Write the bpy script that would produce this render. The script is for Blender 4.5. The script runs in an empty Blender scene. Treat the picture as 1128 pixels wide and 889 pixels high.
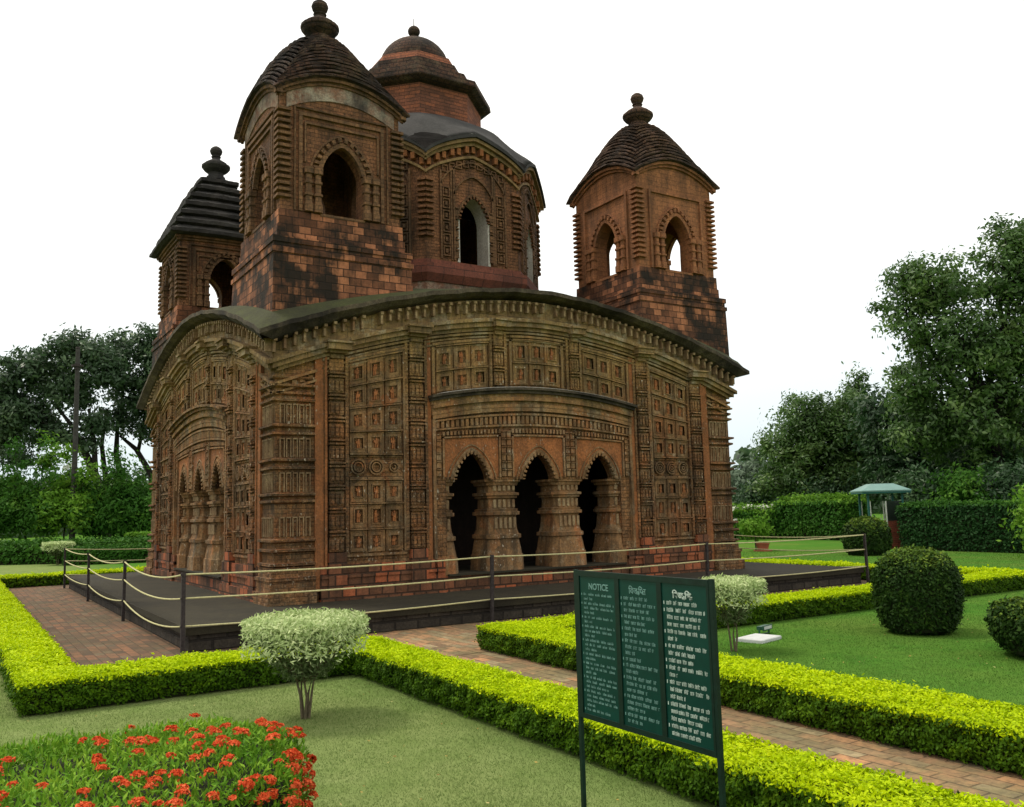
import bpy, math, random
import numpy as np
from mathutils import Vector, Matrix

random.seed(7)
RNG = np.random.default_rng(11)
SC = bpy.context.scene
COL = SC.collection
R = math.radians

# ------------------------------------------------------------------ camera
CAM_POS = Vector((-9.692, -19.422, 1.774))
CAM_R = Vector((0.8454, -0.5331, -0.0340))
YAW, PITCH, ROLL = 0.5638, 0.1182, -0.0259
cy_, sy_, cp_, sp_ = math.cos(YAW), math.sin(YAW), math.cos(PITCH), math.sin(PITCH)
_f = Vector((sy_ * cp_, cy_ * cp_, sp_)); _r = Vector((cy_, -sy_, 0)); _u = _r.cross(_f)
_c, _s = math.cos(ROLL), math.sin(ROLL)
RIGHT = _r * _c + _u * _s; UP = _u * _c - _r * _s; FWD = _f
cam_data = bpy.data.cameras.new("camera")
cam = bpy.data.objects.new("camera", cam_data); COL.objects.link(cam)
cam.matrix_world = Matrix(((RIGHT.x, UP.x, -FWD.x, CAM_POS.x), (RIGHT.y, UP.y, -FWD.y, CAM_POS.y),
                           (RIGHT.z, UP.z, -FWD.z, CAM_POS.z), (0, 0, 0, 1)))
cam_data.sensor_width = 36; cam_data.lens = 979.2 / 1128 * 36
cam_data.clip_start = 0.1; cam_data.clip_end = 2000
SC.camera = cam

# ------------------------------------------------------------------ sky: bright overcast
world = bpy.data.worlds.new("World"); SC.world = world; world.use_nodes = True
nt = world.node_tree; nt.nodes.clear()
SUN_EL, SUN_AZ = R(62), R(-35)          # azimuth measured from +Y towards +X
w_out = nt.nodes.new("ShaderNodeOutputWorld")
sky = nt.nodes.new("ShaderNodeTexSky"); sky.sky_type = 'NISHITA'; sky.sun_disc = False
sky.sun_elevation = SUN_EL; sky.sun_rotation = SUN_AZ; sky.air_density = 1.0; sky.dust_density = 2.0
bg1 = nt.nodes.new("ShaderNodeBackground"); bg1.inputs['Strength'].default_value = 0.12
nt.links.new(sky.outputs[0], bg1.inputs[0])
bg2 = nt.nodes.new("ShaderNodeBackground"); bg2.inputs['Color'].default_value = (0.98, 0.99, 1.0, 1)
bg2.inputs['Strength'].default_value = 1.0
tc = nt.nodes.new("ShaderNodeTexCoord")
mp = nt.nodes.new("ShaderNodeMapping"); mp.inputs['Scale'].default_value = (1.2, 1.2, 3.0)
nz = nt.nodes.new("ShaderNodeTexNoise"); nz.inputs['Scale'].default_value = 1.4; nz.inputs['Detail'].default_value = 5
cr = nt.nodes.new("ShaderNodeValToRGB")
cr.color_ramp.elements[0].position = 0.3; cr.color_ramp.elements[0].color = (0.80, 0.80, 0.80, 1)
cr.color_ramp.elements[1].position = 0.6; cr.color_ramp.elements[1].color = (0.97, 0.97, 0.97, 1)
mx = nt.nodes.new("ShaderNodeMixShader")
sep = nt.nodes.new("ShaderNodeSeparateXYZ"); nt.links.new(tc.outputs['Generated'], sep.inputs[0])
hz = nt.nodes.new("ShaderNodeValToRGB"); he = hz.color_ramp.elements
he[0].position = 0.0; he[0].color = (0.50, 0.59, 0.625, 1); he[1].position = 0.34; he[1].color = (1.0, 0.98, 0.92, 1)
nt.links.new(sep.outputs['Z'], hz.inputs[0]); nt.links.new(hz.outputs[0], bg2.inputs['Color'])
nt.links.new(tc.outputs['Generated'], mp.inputs[0]); nt.links.new(mp.outputs[0], nz.inputs['Vector'])
nt.links.new(nz.outputs['Fac'], cr.inputs[0]); nt.links.new(cr.outputs[0], mx.inputs[0])
nt.links.new(bg1.outputs[0], mx.inputs[1]); nt.links.new(bg2.outputs[0], mx.inputs[2])
nt.links.new(mx.outputs[0], w_out.inputs[0])

# ------------------------------------------------------------------ sun behind thin cloud
sd = bpy.data.lights.new("sun", 'SUN'); sd.energy = 1.5; sd.angle = R(12); sd.color = (1.0, 0.93, 0.80)
sun = bpy.data.objects.new("sun", sd); COL.objects.link(sun)
_sdir = Vector((math.sin(SUN_AZ) * math.cos(SUN_EL), math.cos(SUN_AZ) * math.cos(SUN_EL), math.sin(SUN_EL)))
sun.rotation_euler = _sdir.to_track_quat('Z', 'Y').to_euler()
sun.location = (0, 0, 40)

vs = SC.view_settings
vs.view_transform = 'Standard'; vs.look = 'None'; vs.gamma = 1; vs.exposure = 0.6; vs.use_curve_mapping = False
SC.render.engine = 'CYCLES'
try:
    SC.cycles.use_denoising = True
    SC.cycles.max_bounces = 6; SC.cycles.diffuse_bounces = 3; SC.cycles.transparent_max_bounces = 4
except Exception:
    pass


def at(u, depth):
    """Ground point seen in the direction of photo column u at a given distance along the view axis."""
    d = RIGHT * ((u - 564) / 979.2) + FWD
    return CAM_POS.x + d.x * depth, CAM_POS.y + d.y * depth


# ================================================================== materials
MATS = {}


def N(t, kind, **kw):
    n = t.nodes.new(kind)
    for k, v in kw.items():
        if k in n.inputs:
            n.inputs[k].default_value = v
        else:
            setattr(n, k, v)
    return n


def ramp(t, fac, stops, interp='LINEAR'):
    n = t.nodes.new("ShaderNodeValToRGB"); n.color_ramp.interpolation = interp
    e = n.color_ramp.elements
    while len(e) > 1:
        e.remove(e[-1])
    for i, (p, c) in enumerate(stops):
        el = e[0] if i == 0 else e.new(p)
        el.position = p
        el.color = (c, c, c, 1) if isinstance(c, (int, float)) else (*c, 1)
    t.links.new(fac, n.inputs[0])
    return n.outputs[0]


def mixc(t, fac, a, b, blend='MIX'):
    n = t.nodes.new("ShaderNodeMix"); n.data_type = 'RGBA'; n.blend_type = blend
    for i, x in ((0, fac), (6, a), (7, b)):
        if isinstance(x, (int, float)):
            n.inputs[i].default_value = x
        elif isinstance(x, tuple):
            n.inputs[i].default_value = (*x, 1)
        else:
            t.links.new(x, n.inputs[i])
    return n.outputs[2]


def mathn(t, op, a, b=0.0):
    n = t.nodes.new("ShaderNodeMath"); n.operation = op
    for i, x in ((0, a), (1, b)):
        if isinstance(x, (int, float)):
            n.inputs[i].default_value = x
        else:
            t.links.new(x, n.inputs[i])
    return n.outputs[0]


def new_mat(name, rough=0.9, spec=0.25):
    m = bpy.data.materials.new(name); m.use_nodes = True
    t = m.node_tree
    b = t.nodes["Principled BSDF"]; b.inputs['Roughness'].default_value = rough
    if 'Specular IOR Level' in b.inputs:
        b.inputs['Specular IOR Level'].default_value = spec
    MATS[name] = m
    return m, t, b


def noise(t, vec, scale, detail=4, rough=0.6, dist=0.0):
    n = N(t, "ShaderNodeTexNoise", Scale=scale, Detail=detail, Roughness=rough, Distortion=dist)
    if vec is not None:
        t.links.new(vec, n.inputs['Vector'])
    return n.outputs['Fac']


def mapping(t, vec, scale):
    n = N(t, "ShaderNodeMapping"); n.inputs['Scale'].default_value = scale
    t.links.new(vec, n.inputs['Vector'])
    return n.outputs[0]


def stone(name, base, alt, dark, dark_amt=0.5, brick=None, mortar=None, ochre=None, carve=0.0, bump=0.4,
          light=None, light_amt=0.0, red=None, red_amt=0.0, streak=0.5, brick_var=0.5, fine=0.55, stain=(0.44, 0.62), tiles=0.0, lime=0.0):
    """Weathered masonry. Stains, lichen and colour patches follow noise fields fixed to the building."""
    m, t, b = new_mat(name, 0.92)
    geo = N(t, "ShaderNodeNewGeometry"); pos = geo.outputs['Position']
    uv = N(t, "ShaderNodeUVMap").outputs[0]
    n_big = noise(t, pos, 0.9, 5, 0.65)
    n_mid = noise(t, pos, 4.0, 5, 0.7)
    n_fine = noise(t, pos, 26.0, 4, 0.7)
    n_str = noise(t, mapping(t, pos, (3.0, 3.0, 0.35)), 1.6, 5, 0.7)
    col = mixc(t, ramp(t, n_mid, [(0.32, 0.0), (0.68, 1.0)]), base, alt)
    h = None
    if tiles:
        vt = N(t, "ShaderNodeTexVoronoi", Scale=3.1); t.links.new(mapping(t, uv, (1.0, 0.8, 1)), vt.inputs['Vector'])
        vs_ = N(t, "ShaderNodeSeparateColor"); t.links.new(vt.outputs['Color'], vs_.inputs[0])
        col = mixc(t, mathn(t, 'MULTIPLY', ramp(t, vs_.outputs[0], [(0.0, 1.0), (0.45, 0.0)]), tiles), col, tuple(x * 0.42 for x in alt))
        col = mixc(t, mathn(t, 'MULTIPLY', ramp(t, vs_.outputs[1], [(0.68, 0.0), (0.98, 1.0)]), tiles * 0.8), col, (0.44, 0.145, 0.045))
    if brick:
        bt = N(t, "ShaderNodeTexBrick")
        bt.inputs['Scale'].default_value = 1.0
        bt.inputs['Brick Width'].default_value = brick[0]; bt.inputs['Row Height'].default_value = brick[1]
        bt.inputs['Mortar Size'].default_value = brick[2]; bt.inputs['Mortar Smooth'].default_value = 0.4
        bt.inputs['Bias'].default_value = 0.0
        bt.inputs['Color1'].default_value = (0.0, 0.0, 0.0, 1); bt.inputs['Color2'].default_value = (1, 1, 1, 1)
        bt.inputs['Mortar'].default_value = (0.5, 0.5, 0.5, 1)
        t.links.new(uv, bt.inputs['Vector'])
        var = bt.outputs['Color']
        col = mixc(t, brick_var, col, mixc(t, ramp(t, var, [(0.0, 0.35), (1.0, 1.6)]), (0, 0, 0), col, 'MIX'))
        if red:
            rfac = mathn(t, 'MULTIPLY', ramp(t, var, [(0.55, 0.0), (0.8, 1.0)]), ramp(t, n_big, [(0.34, 0.0), (0.54, red_amt)]))
            col = mixc(t, rfac, col, red)
        col = mixc(t, mathn(t, 'MULTIPLY', bt.outputs['Fac'], 0.75), col, mortar or dark)
        h = mathn(t, 'MULTIPLY', bt.outputs['Fac'], -1.0)
    if ochre:
        z = N(t, "ShaderNodeSeparateXYZ"); t.links.new(pos, z.inputs[0])
        zz = mathn(t, 'ADD', z.outputs['Z'], mathn(t, 'MULTIPLY', mathn(t, 'SUBTRACT', n_big, 0.5), 4.0))
        of = mathn(t, 'MULTIPLY', ramp(t, mathn(t, 'MULTIPLY', zz, 0.1), [(ochre[1], 0.0), (ochre[2], 1.0)]),
                   ramp(t, n_mid, [(0.3, 0.55), (0.6, 1.0)]))
        col = mixc(t, of, col, ochre[0])
    if light:
        lf = mathn(t, 'MULTIPLY', ramp(t, noise(t, pos, 2.6, 6, 0.75), [(0.5, 0.0), (0.62, 1.0)]), light_amt)
        col = mixc(t, lf, col, light)
    st = mathn(t, 'ADD', mathn(t, 'MULTIPLY', n_big, 1.0 - streak), mathn(t, 'MULTIPLY', n_str, streak))
    df = mathn(t, 'MULTIPLY', ramp(t, st, [(stain[0], 0.0), (stain[1], 1.0)]), dark_amt)
    col = mixc(t, df, col, dark)
    col = mixc(t, mathn(t, 'MULTIPLY', ramp(t, n_fine, [(0.35, 1.0), (0.62, 0.0)]), fine), col, dark)
    if lime:
        n_l = noise(t, mapping(t, pos, (1.0, 1.0, 0.6)), 19.0, 3, 0.6)
        lf = mathn(t, 'MULTIPLY', ramp(t, n_l, [(0.62, 0.0), (0.70, 1.0)]), ramp(t, noise(t, pos, 1.7, 3, 0.6), [(0.46, 0.0), (0.58, lime)]))
        col = mixc(t, lf, col, (0.55, 0.48, 0.36))
    t.links.new(col, b.inputs['Base Color'])
    hh = mathn(t, 'MULTIPLY', n_fine, 0.5)
    hh = mathn(t, 'ADD', hh, mathn(t, 'MULTIPLY', n_mid, 0.35))
    if carve:
        v = N(t, "ShaderNodeTexVoronoi", Scale=22.0); t.links.new(mapping(t, uv, (1.0, 0.8, 1)), v.inputs['Vector'])
        v.inputs['Randomness'].default_value = 0.65
        hh = mathn(t, 'ADD', hh, mathn(t, 'MULTIPLY', v.outputs['Distance'], -carve))
        w = N(t, "ShaderNodeTexWave", Scale=5.0, Distortion=3.0); w.inputs['Detail'].default_value = 2.0
        t.links.new(uv, w.inputs['Vector'])
        hh = mathn(t, 'ADD', hh, mathn(t, 'MULTIPLY', w.outputs['Fac'], carve * 0.25))
    if h is not None:
        hh = mathn(t, 'ADD', hh, h)
    bp = N(t, "ShaderNodeBump", Strength=min(1.0, bump * 2.0), Distance=0.025)
    t.links.new(hh, bp.inputs['Height']); t.links.new(bp.outputs[0], b.inputs['Normal'])
    return m


TC = stone("terracotta", (0.375, 0.172, 0.062), (0.245, 0.122, 0.05), (0.030, 0.022, 0.013), 0.74, brick=(0.16, 0.075, 0.004),
           ochre=((0.47, 0.30, 0.10), 0.34, 0.58), carve=0.9, bump=0.5, light=(0.42, 0.34, 0.2), light_amt=0.25, streak=0.62, brick_var=0.45, tiles=0.7, lime=0.8, stain=(0.445, 0.60))
TC_FRAME = stone("terracotta_frame", (0.37, 0.188, 0.074), (0.26, 0.145, 0.062), (0.030, 0.023, 0.014), 0.72,
                 ochre=((0.50, 0.32, 0.11), 0.34, 0.56), bump=0.35, light=(0.46, 0.40, 0.26), light_amt=0.35, streak=0.7, tiles=0.65, lime=0.8, stain=(0.445, 0.60))
RELIEF = stone("relief_plates", (0.33, 0.175, 0.070), (0.21, 0.125, 0.056), (0.030, 0.023, 0.015), 0.66, ochre=((0.48, 0.30, 0.10), 0.36, 0.58), bump=0.4, carve=0.3, light=(0.36, 0.30, 0.19), light_amt=0.3, streak=0.65, tiles=0.75, lime=0.7, stain=(0.445, 0.60))
TC_RED = stone("terracotta_plain", (0.43, 0.155, 0.050), (0.31, 0.12, 0.044), (0.05, 0.03, 0.015), 0.5,
               carve=0.35, bump=0.35, streak=0.4, tiles=0.5, lime=0.5)
CREAM = stone("lime_trim", (0.46, 0.35, 0.19), (0.24, 0.13, 0.06), (0.07, 0.04, 0.022), 0.65, bump=0.3, streak=0.5)
FRIEZE = stone("frieze_stone", (0.40, 0.265, 0.10), (0.26, 0.155, 0.065), (0.045, 0.033, 0.018), 0.72, brick=(0.3, 0.5, 0.004),
               bump=0.4, light=(0.5, 0.45, 0.32), light_amt=0.5, streak=0.5, brick_var=0.3)
BASEB = stone("base_blocks", (0.26, 0.105, 0.05), (0.15, 0.068, 0.036), (0.020, 0.015, 0.010), 0.8, brick=(0.24, 0.19, 0.016),
              red=(0.58, 0.15, 0.055), red_amt=1.0, fine=0.35, bump=0.6, streak=0.3, brick_var=0.8)
TBLOCK = stone("turret_blocks", (0.36, 0.135, 0.066), (0.19, 0.078, 0.04), (0.014, 0.012, 0.009), 0.95, brick=(0.22, 0.14, 0.008),
               red=(0.72, 0.28, 0.13), red_amt=1.0, fine=0.3, stain=(0.42, 0.56), bump=0.6, streak=0.25, brick_var=0.9)
TW_BROWN = stone("turret_wall_brown", (0.33, 0.140, 0.062), (0.21, 0.096, 0.046), (0.024, 0.018, 0.012), 0.78, brick=(0.14, 0.07, 0.004),
                 carve=0.4, bump=0.45, streak=0.6)
TW_ORANGE = stone("turret_wall_orange", (0.44, 0.175, 0.072), (0.30, 0.118, 0.053), (0.05, 0.03, 0.018), 0.6,
                  brick=(0.3, 0.11, 0.003), bump=0.35, streak=0.6, brick_var=0.2)
TW_TAN = stone("turret_wall_tan", (0.285, 0.145, 0.066), (0.18, 0.09, 0.044), (0.026, 0.02, 0.013), 0.8, brick=(0.2, 0.08, 0.004),
               bump=0.35, streak=0.6)
ROOF_BROWN = stone("roof_tiers_brown", (0.072, 0.045, 0.030), (0.13, 0.058, 0.034), (0.012, 0.010, 0.009), 0.85, brick=(0.17, 0.09, 0.012), brick_var=0.6, bump=0.9, streak=0.2,
                   light=(0.20, 0.15, 0.09), light_amt=0.4)
ROOF_ORANGE = stone("roof_tiers_russet", (0.15, 0.075, 0.044), (0.09, 0.05, 0.032), (0.016, 0.013, 0.011), 0.8, brick=(0.17, 0.09, 0.012), brick_var=0.6, bump=0.9, streak=0.2,
                    light=(0.24, 0.15, 0.09), light_amt=0.4)
ROOF_BLACK = stone("roof_tiers_black", (0.03, 0.028, 0.026), (0.055, 0.047, 0.04), (0.010, 0.010, 0.010), 0.7, bump=0.6, streak=0.2,
                   light=(0.11, 0.105, 0.09), light_amt=0.4)
PLASTER = stone("lime_plaster", (0.44, 0.38, 0.29), (0.27, 0.11, 0.06), (0.03, 0.027, 0.024), 0.95, bump=0.35, streak=0.3,
                light=(0.26, 0.095, 0.05), light_amt=0.85)
WHITEWASH = stone("whitewash", (0.62, 0.58, 0.52), (0.5, 0.46, 0.4), (0.16, 0.13, 0.1), 0.4, bump=0.25, streak=0.5)
CEMENT = stone("cement_dome", (0.062, 0.058, 0.054), (0.043, 0.041, 0.039), (0.022, 0.021, 0.02), 0.7, bump=0.3, streak=0.4)
EAVE = stone("eave_slab", (0.13, 0.10, 0.062), (0.065, 0.05, 0.034), (0.012, 0.010, 0.008), 0.9, bump=0.45, streak=0.3,
             light=(0.20, 0.165, 0.105), light_amt=0.5)
MOSS = stone("mossy_roof", (0.075, 0.085, 0.024), (0.055, 0.058, 0.024), (0.03, 0.028, 0.018), 0.6, bump=0.6, streak=0.0)
DRUM = stone("drum_brick", (0.33, 0.115, 0.062), (0.23, 0.085, 0.05), (0.05, 0.03, 0.022), 0.5, brick=(0.26, 0.085, 0.006),
             red=(0.45, 0.14, 0.06), red_amt=0.8, bump=0.5, streak=0.3, brick_var=0.5)
MOULD = stone("cornice_moulding", (0.36, 0.235, 0.10), (0.24, 0.14, 0.06), (0.05, 0.035, 0.02), 0.6, bump=0.25, streak=0.5)
PLATTOP = stone("platform_paving", (0.046, 0.039, 0.021), (0.033, 0.028, 0.016), (0.014, 0.012, 0.008), 0.55, bump=0.3, streak=0.0)
RUBBLE = stone("platform_rubble", (0.085, 0.070, 0.052), (0.05, 0.042, 0.033), (0.012, 0.010, 0.008), 0.55, brick=(0.38, 0.15, 0.02),
               bump=0.9, streak=0.2, brick_var=0.7)
DARKIN = stone("unlit_interior", (0.03, 0.017, 0.011), (0.02, 0.012, 0.008), (0.007, 0.006, 0.005), 0.6, bump=0.3)  # near-black base colour paints in the darkness of the unlit verandah


def flat(name, c, rough=0.6, metal=0.0, var=0.25, scale=12.0, bump=0.1):
    m, t, b = new_mat(name, rough)
    pos = N(t, "ShaderNodeNewGeometry").outputs['Position']
    n = noise(t, pos, scale, 5, 0.65)
    d = tuple(x * (1 - var) for x in c); l = tuple(min(1, x * (1 + var)) for x in c)
    t.links.new(mixc(t, ramp(t, n, [(0.3, 0.0), (0.7, 1.0)]), d, l), b.inputs['Base Color'])
    b.inputs['Metallic'].default_value = metal
    bp = N(t, "ShaderNodeBump", Strength=bump, Distance=0.01); t.links.new(n, bp.inputs['Height'])
    t.links.new(bp.outputs[0], b.inputs['Normal'])
    return m


POSTM = flat("rusty_iron_post", (0.035, 0.028, 0.026), 0.75, 0.0, 0.5, 30, 0.3)
ROPEM = flat("pale_rope", (0.46, 0.43, 0.22), 0.85, 0, 0.25, 40, 0.3)
SIGNF = flat("sign_frame_paint", (0.004, 0.017, 0.011), 0.4, 0, 0.3, 20)
SIGNP = flat("sign_panel_paint", (0.002, 0.036, 0.026), 0.35, 0, 0.18, 6, 0.05)
SIGNT = flat("sign_white_paint", (0.42, 0.50, 0.44), 0.6, 0, 0.25, 60)
SIGNT2 = flat("sign_faded_paint", (0.13, 0.25, 0.22), 0.6, 0, 0.3, 60)
KROOF = flat("kiosk_roof_paint", (0.15, 0.26, 0.235), 0.5, 0, 0.1, 3)
KGREEN = flat("kiosk_green_paint", (0.012, 0.09, 0.075), 0.5, 0, 0.2, 8)
KWHITE = flat("kiosk_white_paint", (0.55, 0.55, 0.50), 0.5, 0, 0.15, 8)
KBRICK = stone("kiosk_brick", (0.30, 0.065, 0.035), (0.22, 0.05, 0.03), (0.06, 0.03, 0.02), 0.3, brick=(0.23, 0.075, 0.008), bump=0.4, streak=0.2)
KGLASS = flat("kiosk_dark_glass", (0.02, 0.028, 0.022), 0.1, 0, 0.3, 3)
BARK = flat("bark", (0.052, 0.042, 0.033), 0.95, 0, 0.5, 9, 0.8)
BARKD = flat("bark_dark", (0.02, 0.017, 0.014), 0.95, 0, 0.5, 9, 0.8)
BARKL = flat("bark_pale", (0.11, 0.09, 0.055), 0.95, 0, 0.4, 25, 0.6)
WOODPOLE = flat("pole_wood", (0.045, 0.042, 0.038), 0.9, 0, 0.4, 6, 0.4)
CONC = flat("pale_concrete", (0.52, 0.53, 0.52), 0.9, 0, 0.15, 12, 0.3)
LAMPG = flat("lamp_green_metal", (0.03, 0.09, 0.06), 0.4, 0.2, 0.2, 10)
TERRA = flat("flowerpot_clay", (0.36, 0.11, 0.06), 0.8, 0, 0.2, 6, 0.2)
COREM = flat("hedge_twigs", (0.018, 0.022, 0.008), 0.95, 0, 0.5, 30, 0.6)


def leaf_mat(name, stops, rough=0.6, trans=0.35, clump=0.8, clump_amt=0.5, spec=0.08):
    """stops over the per-leaf random value; a broad noise shifts whole sprays lighter or darker in hue."""
    m, t, b = new_mat(name, rough, spec)
    a = N(t, "ShaderNodeAttribute", attribute_name="rnd")
    pos = N(t, "ShaderNodeNewGeometry").outputs['Position']
    n = noise(t, pos, clump, 3, 0.6)
    f = mathn(t, 'ADD', mathn(t, 'MULTIPLY', a.outputs['Fac'], 1 - clump_amt), mathn(t, 'MULTIPLY', ramp(t, n, [(0.3, 0.0), (0.7, 1.0)]), clump_amt))
    c = ramp(t, f, stops)
    t.links.new(c, b.inputs['Base Color'])
    if trans > 0:
        tr = N(t, "ShaderNodeBsdfTranslucent"); t.links.new(c, tr.inputs['Color'])
        ms = N(t, "ShaderNodeMixShader"); ms.inputs[0].default_value = trans
        out = t.nodes["Material Output"]
        t.links.new(b.outputs[0], ms.inputs[1]); t.links.new(tr.outputs[0], ms.inputs[2]); t.links.new(ms.outputs[0], out.inputs[0])
    return m


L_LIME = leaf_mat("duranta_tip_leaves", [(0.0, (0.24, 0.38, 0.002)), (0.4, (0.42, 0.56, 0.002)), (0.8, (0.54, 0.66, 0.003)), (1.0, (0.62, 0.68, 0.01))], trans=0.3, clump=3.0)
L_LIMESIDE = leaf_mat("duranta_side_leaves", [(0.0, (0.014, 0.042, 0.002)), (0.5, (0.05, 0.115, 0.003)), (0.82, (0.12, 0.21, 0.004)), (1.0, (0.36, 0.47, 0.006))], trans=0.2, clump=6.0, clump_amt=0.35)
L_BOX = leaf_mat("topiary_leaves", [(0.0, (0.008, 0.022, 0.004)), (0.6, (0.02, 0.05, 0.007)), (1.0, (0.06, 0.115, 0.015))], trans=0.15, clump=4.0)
L_BOXTOP = leaf_mat("topiary_lit_leaves", [(0.0, (0.04, 0.085, 0.012)), (0.6, (0.10, 0.17, 0.02)), (1.0, (0.20, 0.25, 0.03))], trans=0.2, clump=4.0)  # lighter copy of the topiary leaves: daylight on the crown, put into colour
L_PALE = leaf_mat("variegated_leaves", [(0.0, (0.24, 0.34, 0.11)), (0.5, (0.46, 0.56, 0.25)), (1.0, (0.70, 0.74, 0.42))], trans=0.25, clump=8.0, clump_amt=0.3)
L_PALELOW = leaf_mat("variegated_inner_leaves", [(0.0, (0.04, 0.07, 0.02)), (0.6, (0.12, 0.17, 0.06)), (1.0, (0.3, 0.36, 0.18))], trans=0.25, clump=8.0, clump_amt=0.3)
L_TREE = leaf_mat("tree_leaves_dark", [(0.0, (0.012, 0.036, 0.012)), (0.6, (0.030, 0.075, 0.024)), (1.0, (0.095, 0.17, 0.06))], trans=0.3, clump=0.5, rough=0.45, spec=0.3)
L_TREE2 = leaf_mat("tree_leaves_mid", [(0.0, (0.022, 0.058, 0.012)), (0.6, (0.075, 0.15, 0.030)), (1.0, (0.24, 0.34, 0.095))], trans=0.35, clump=0.5, rough=0.42, spec=0.35)
L_TREE3 = leaf_mat("tree_leaves_blue", [(0.0, (0.022, 0.05, 0.02)), (0.6, (0.06, 0.11, 0.048)), (1.0, (0.20, 0.28, 0.14))], trans=0.35, clump=0.5, rough=0.42, spec=0.35)
L_FAR = leaf_mat("tree_leaves_hazed", [(0.0, (0.09, 0.13, 0.085)), (1.0, (0.17, 0.22, 0.15))], trans=0.3, clump=0.5)  # distance haze is mixed into these pale leaf colours
L_BUSH = leaf_mat("bush_leaves", [(0.0, (0.016, 0.065, 0.008)), (0.6, (0.042, 0.125, 0.014)), (1.0, (0.13, 0.26, 0.032))], trans=0.3, clump=0.8)
L_BUSHL = leaf_mat("bush_leaves_bright", [(0.0, (0.055, 0.14, 0.012)), (0.6, (0.12, 0.26, 0.022)), (1.0, (0.24, 0.38, 0.05))], trans=0.3, clump=0.8)
L_HEDGED = leaf_mat("hedge_leaves_dark", [(0.0, (0.010, 0.035, 0.010)), (0.6, (0.02, 0.065, 0.015)), (1.0, (0.06, 0.13, 0.03))], trans=0.2, clump=0.8)
L_IXORA = leaf_mat("ixora_leaves", [(0.0, (0.045, 0.14, 0.010)), (0.5, (0.13, 0.28, 0.018)), (1.0, (0.30, 0.46, 0.04))], trans=0.3, clump=2.5)
L_GROUNDC = leaf_mat("groundcover_leaves", [(0.0, (0.015, 0.06, 0.008)), (0.6, (0.04, 0.12, 0.012)), (1.0, (0.10, 0.22, 0.03))], trans=0.2, clump=1.2)
PETAL = leaf_mat("ixora_petals", [(0.0, (0.46, 0.035, 0.010)), (0.5, (0.68, 0.095, 0.026)), (1.0, (0.84, 0.22, 0.085))], trans=0.25, clump=6.0, clump_amt=0.4)
PETALY = leaf_mat("yellow_petals", [(0.0, (0.6, 0.55, 0.06)), (1.0, (0.75, 0.7, 0.2))], trans=0.25)
PETALW = leaf_mat("white_petals", [(0.0, (0.55, 0.58, 0.45)), (1.0, (0.75, 0.75, 0.65))], trans=0.25)


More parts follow.
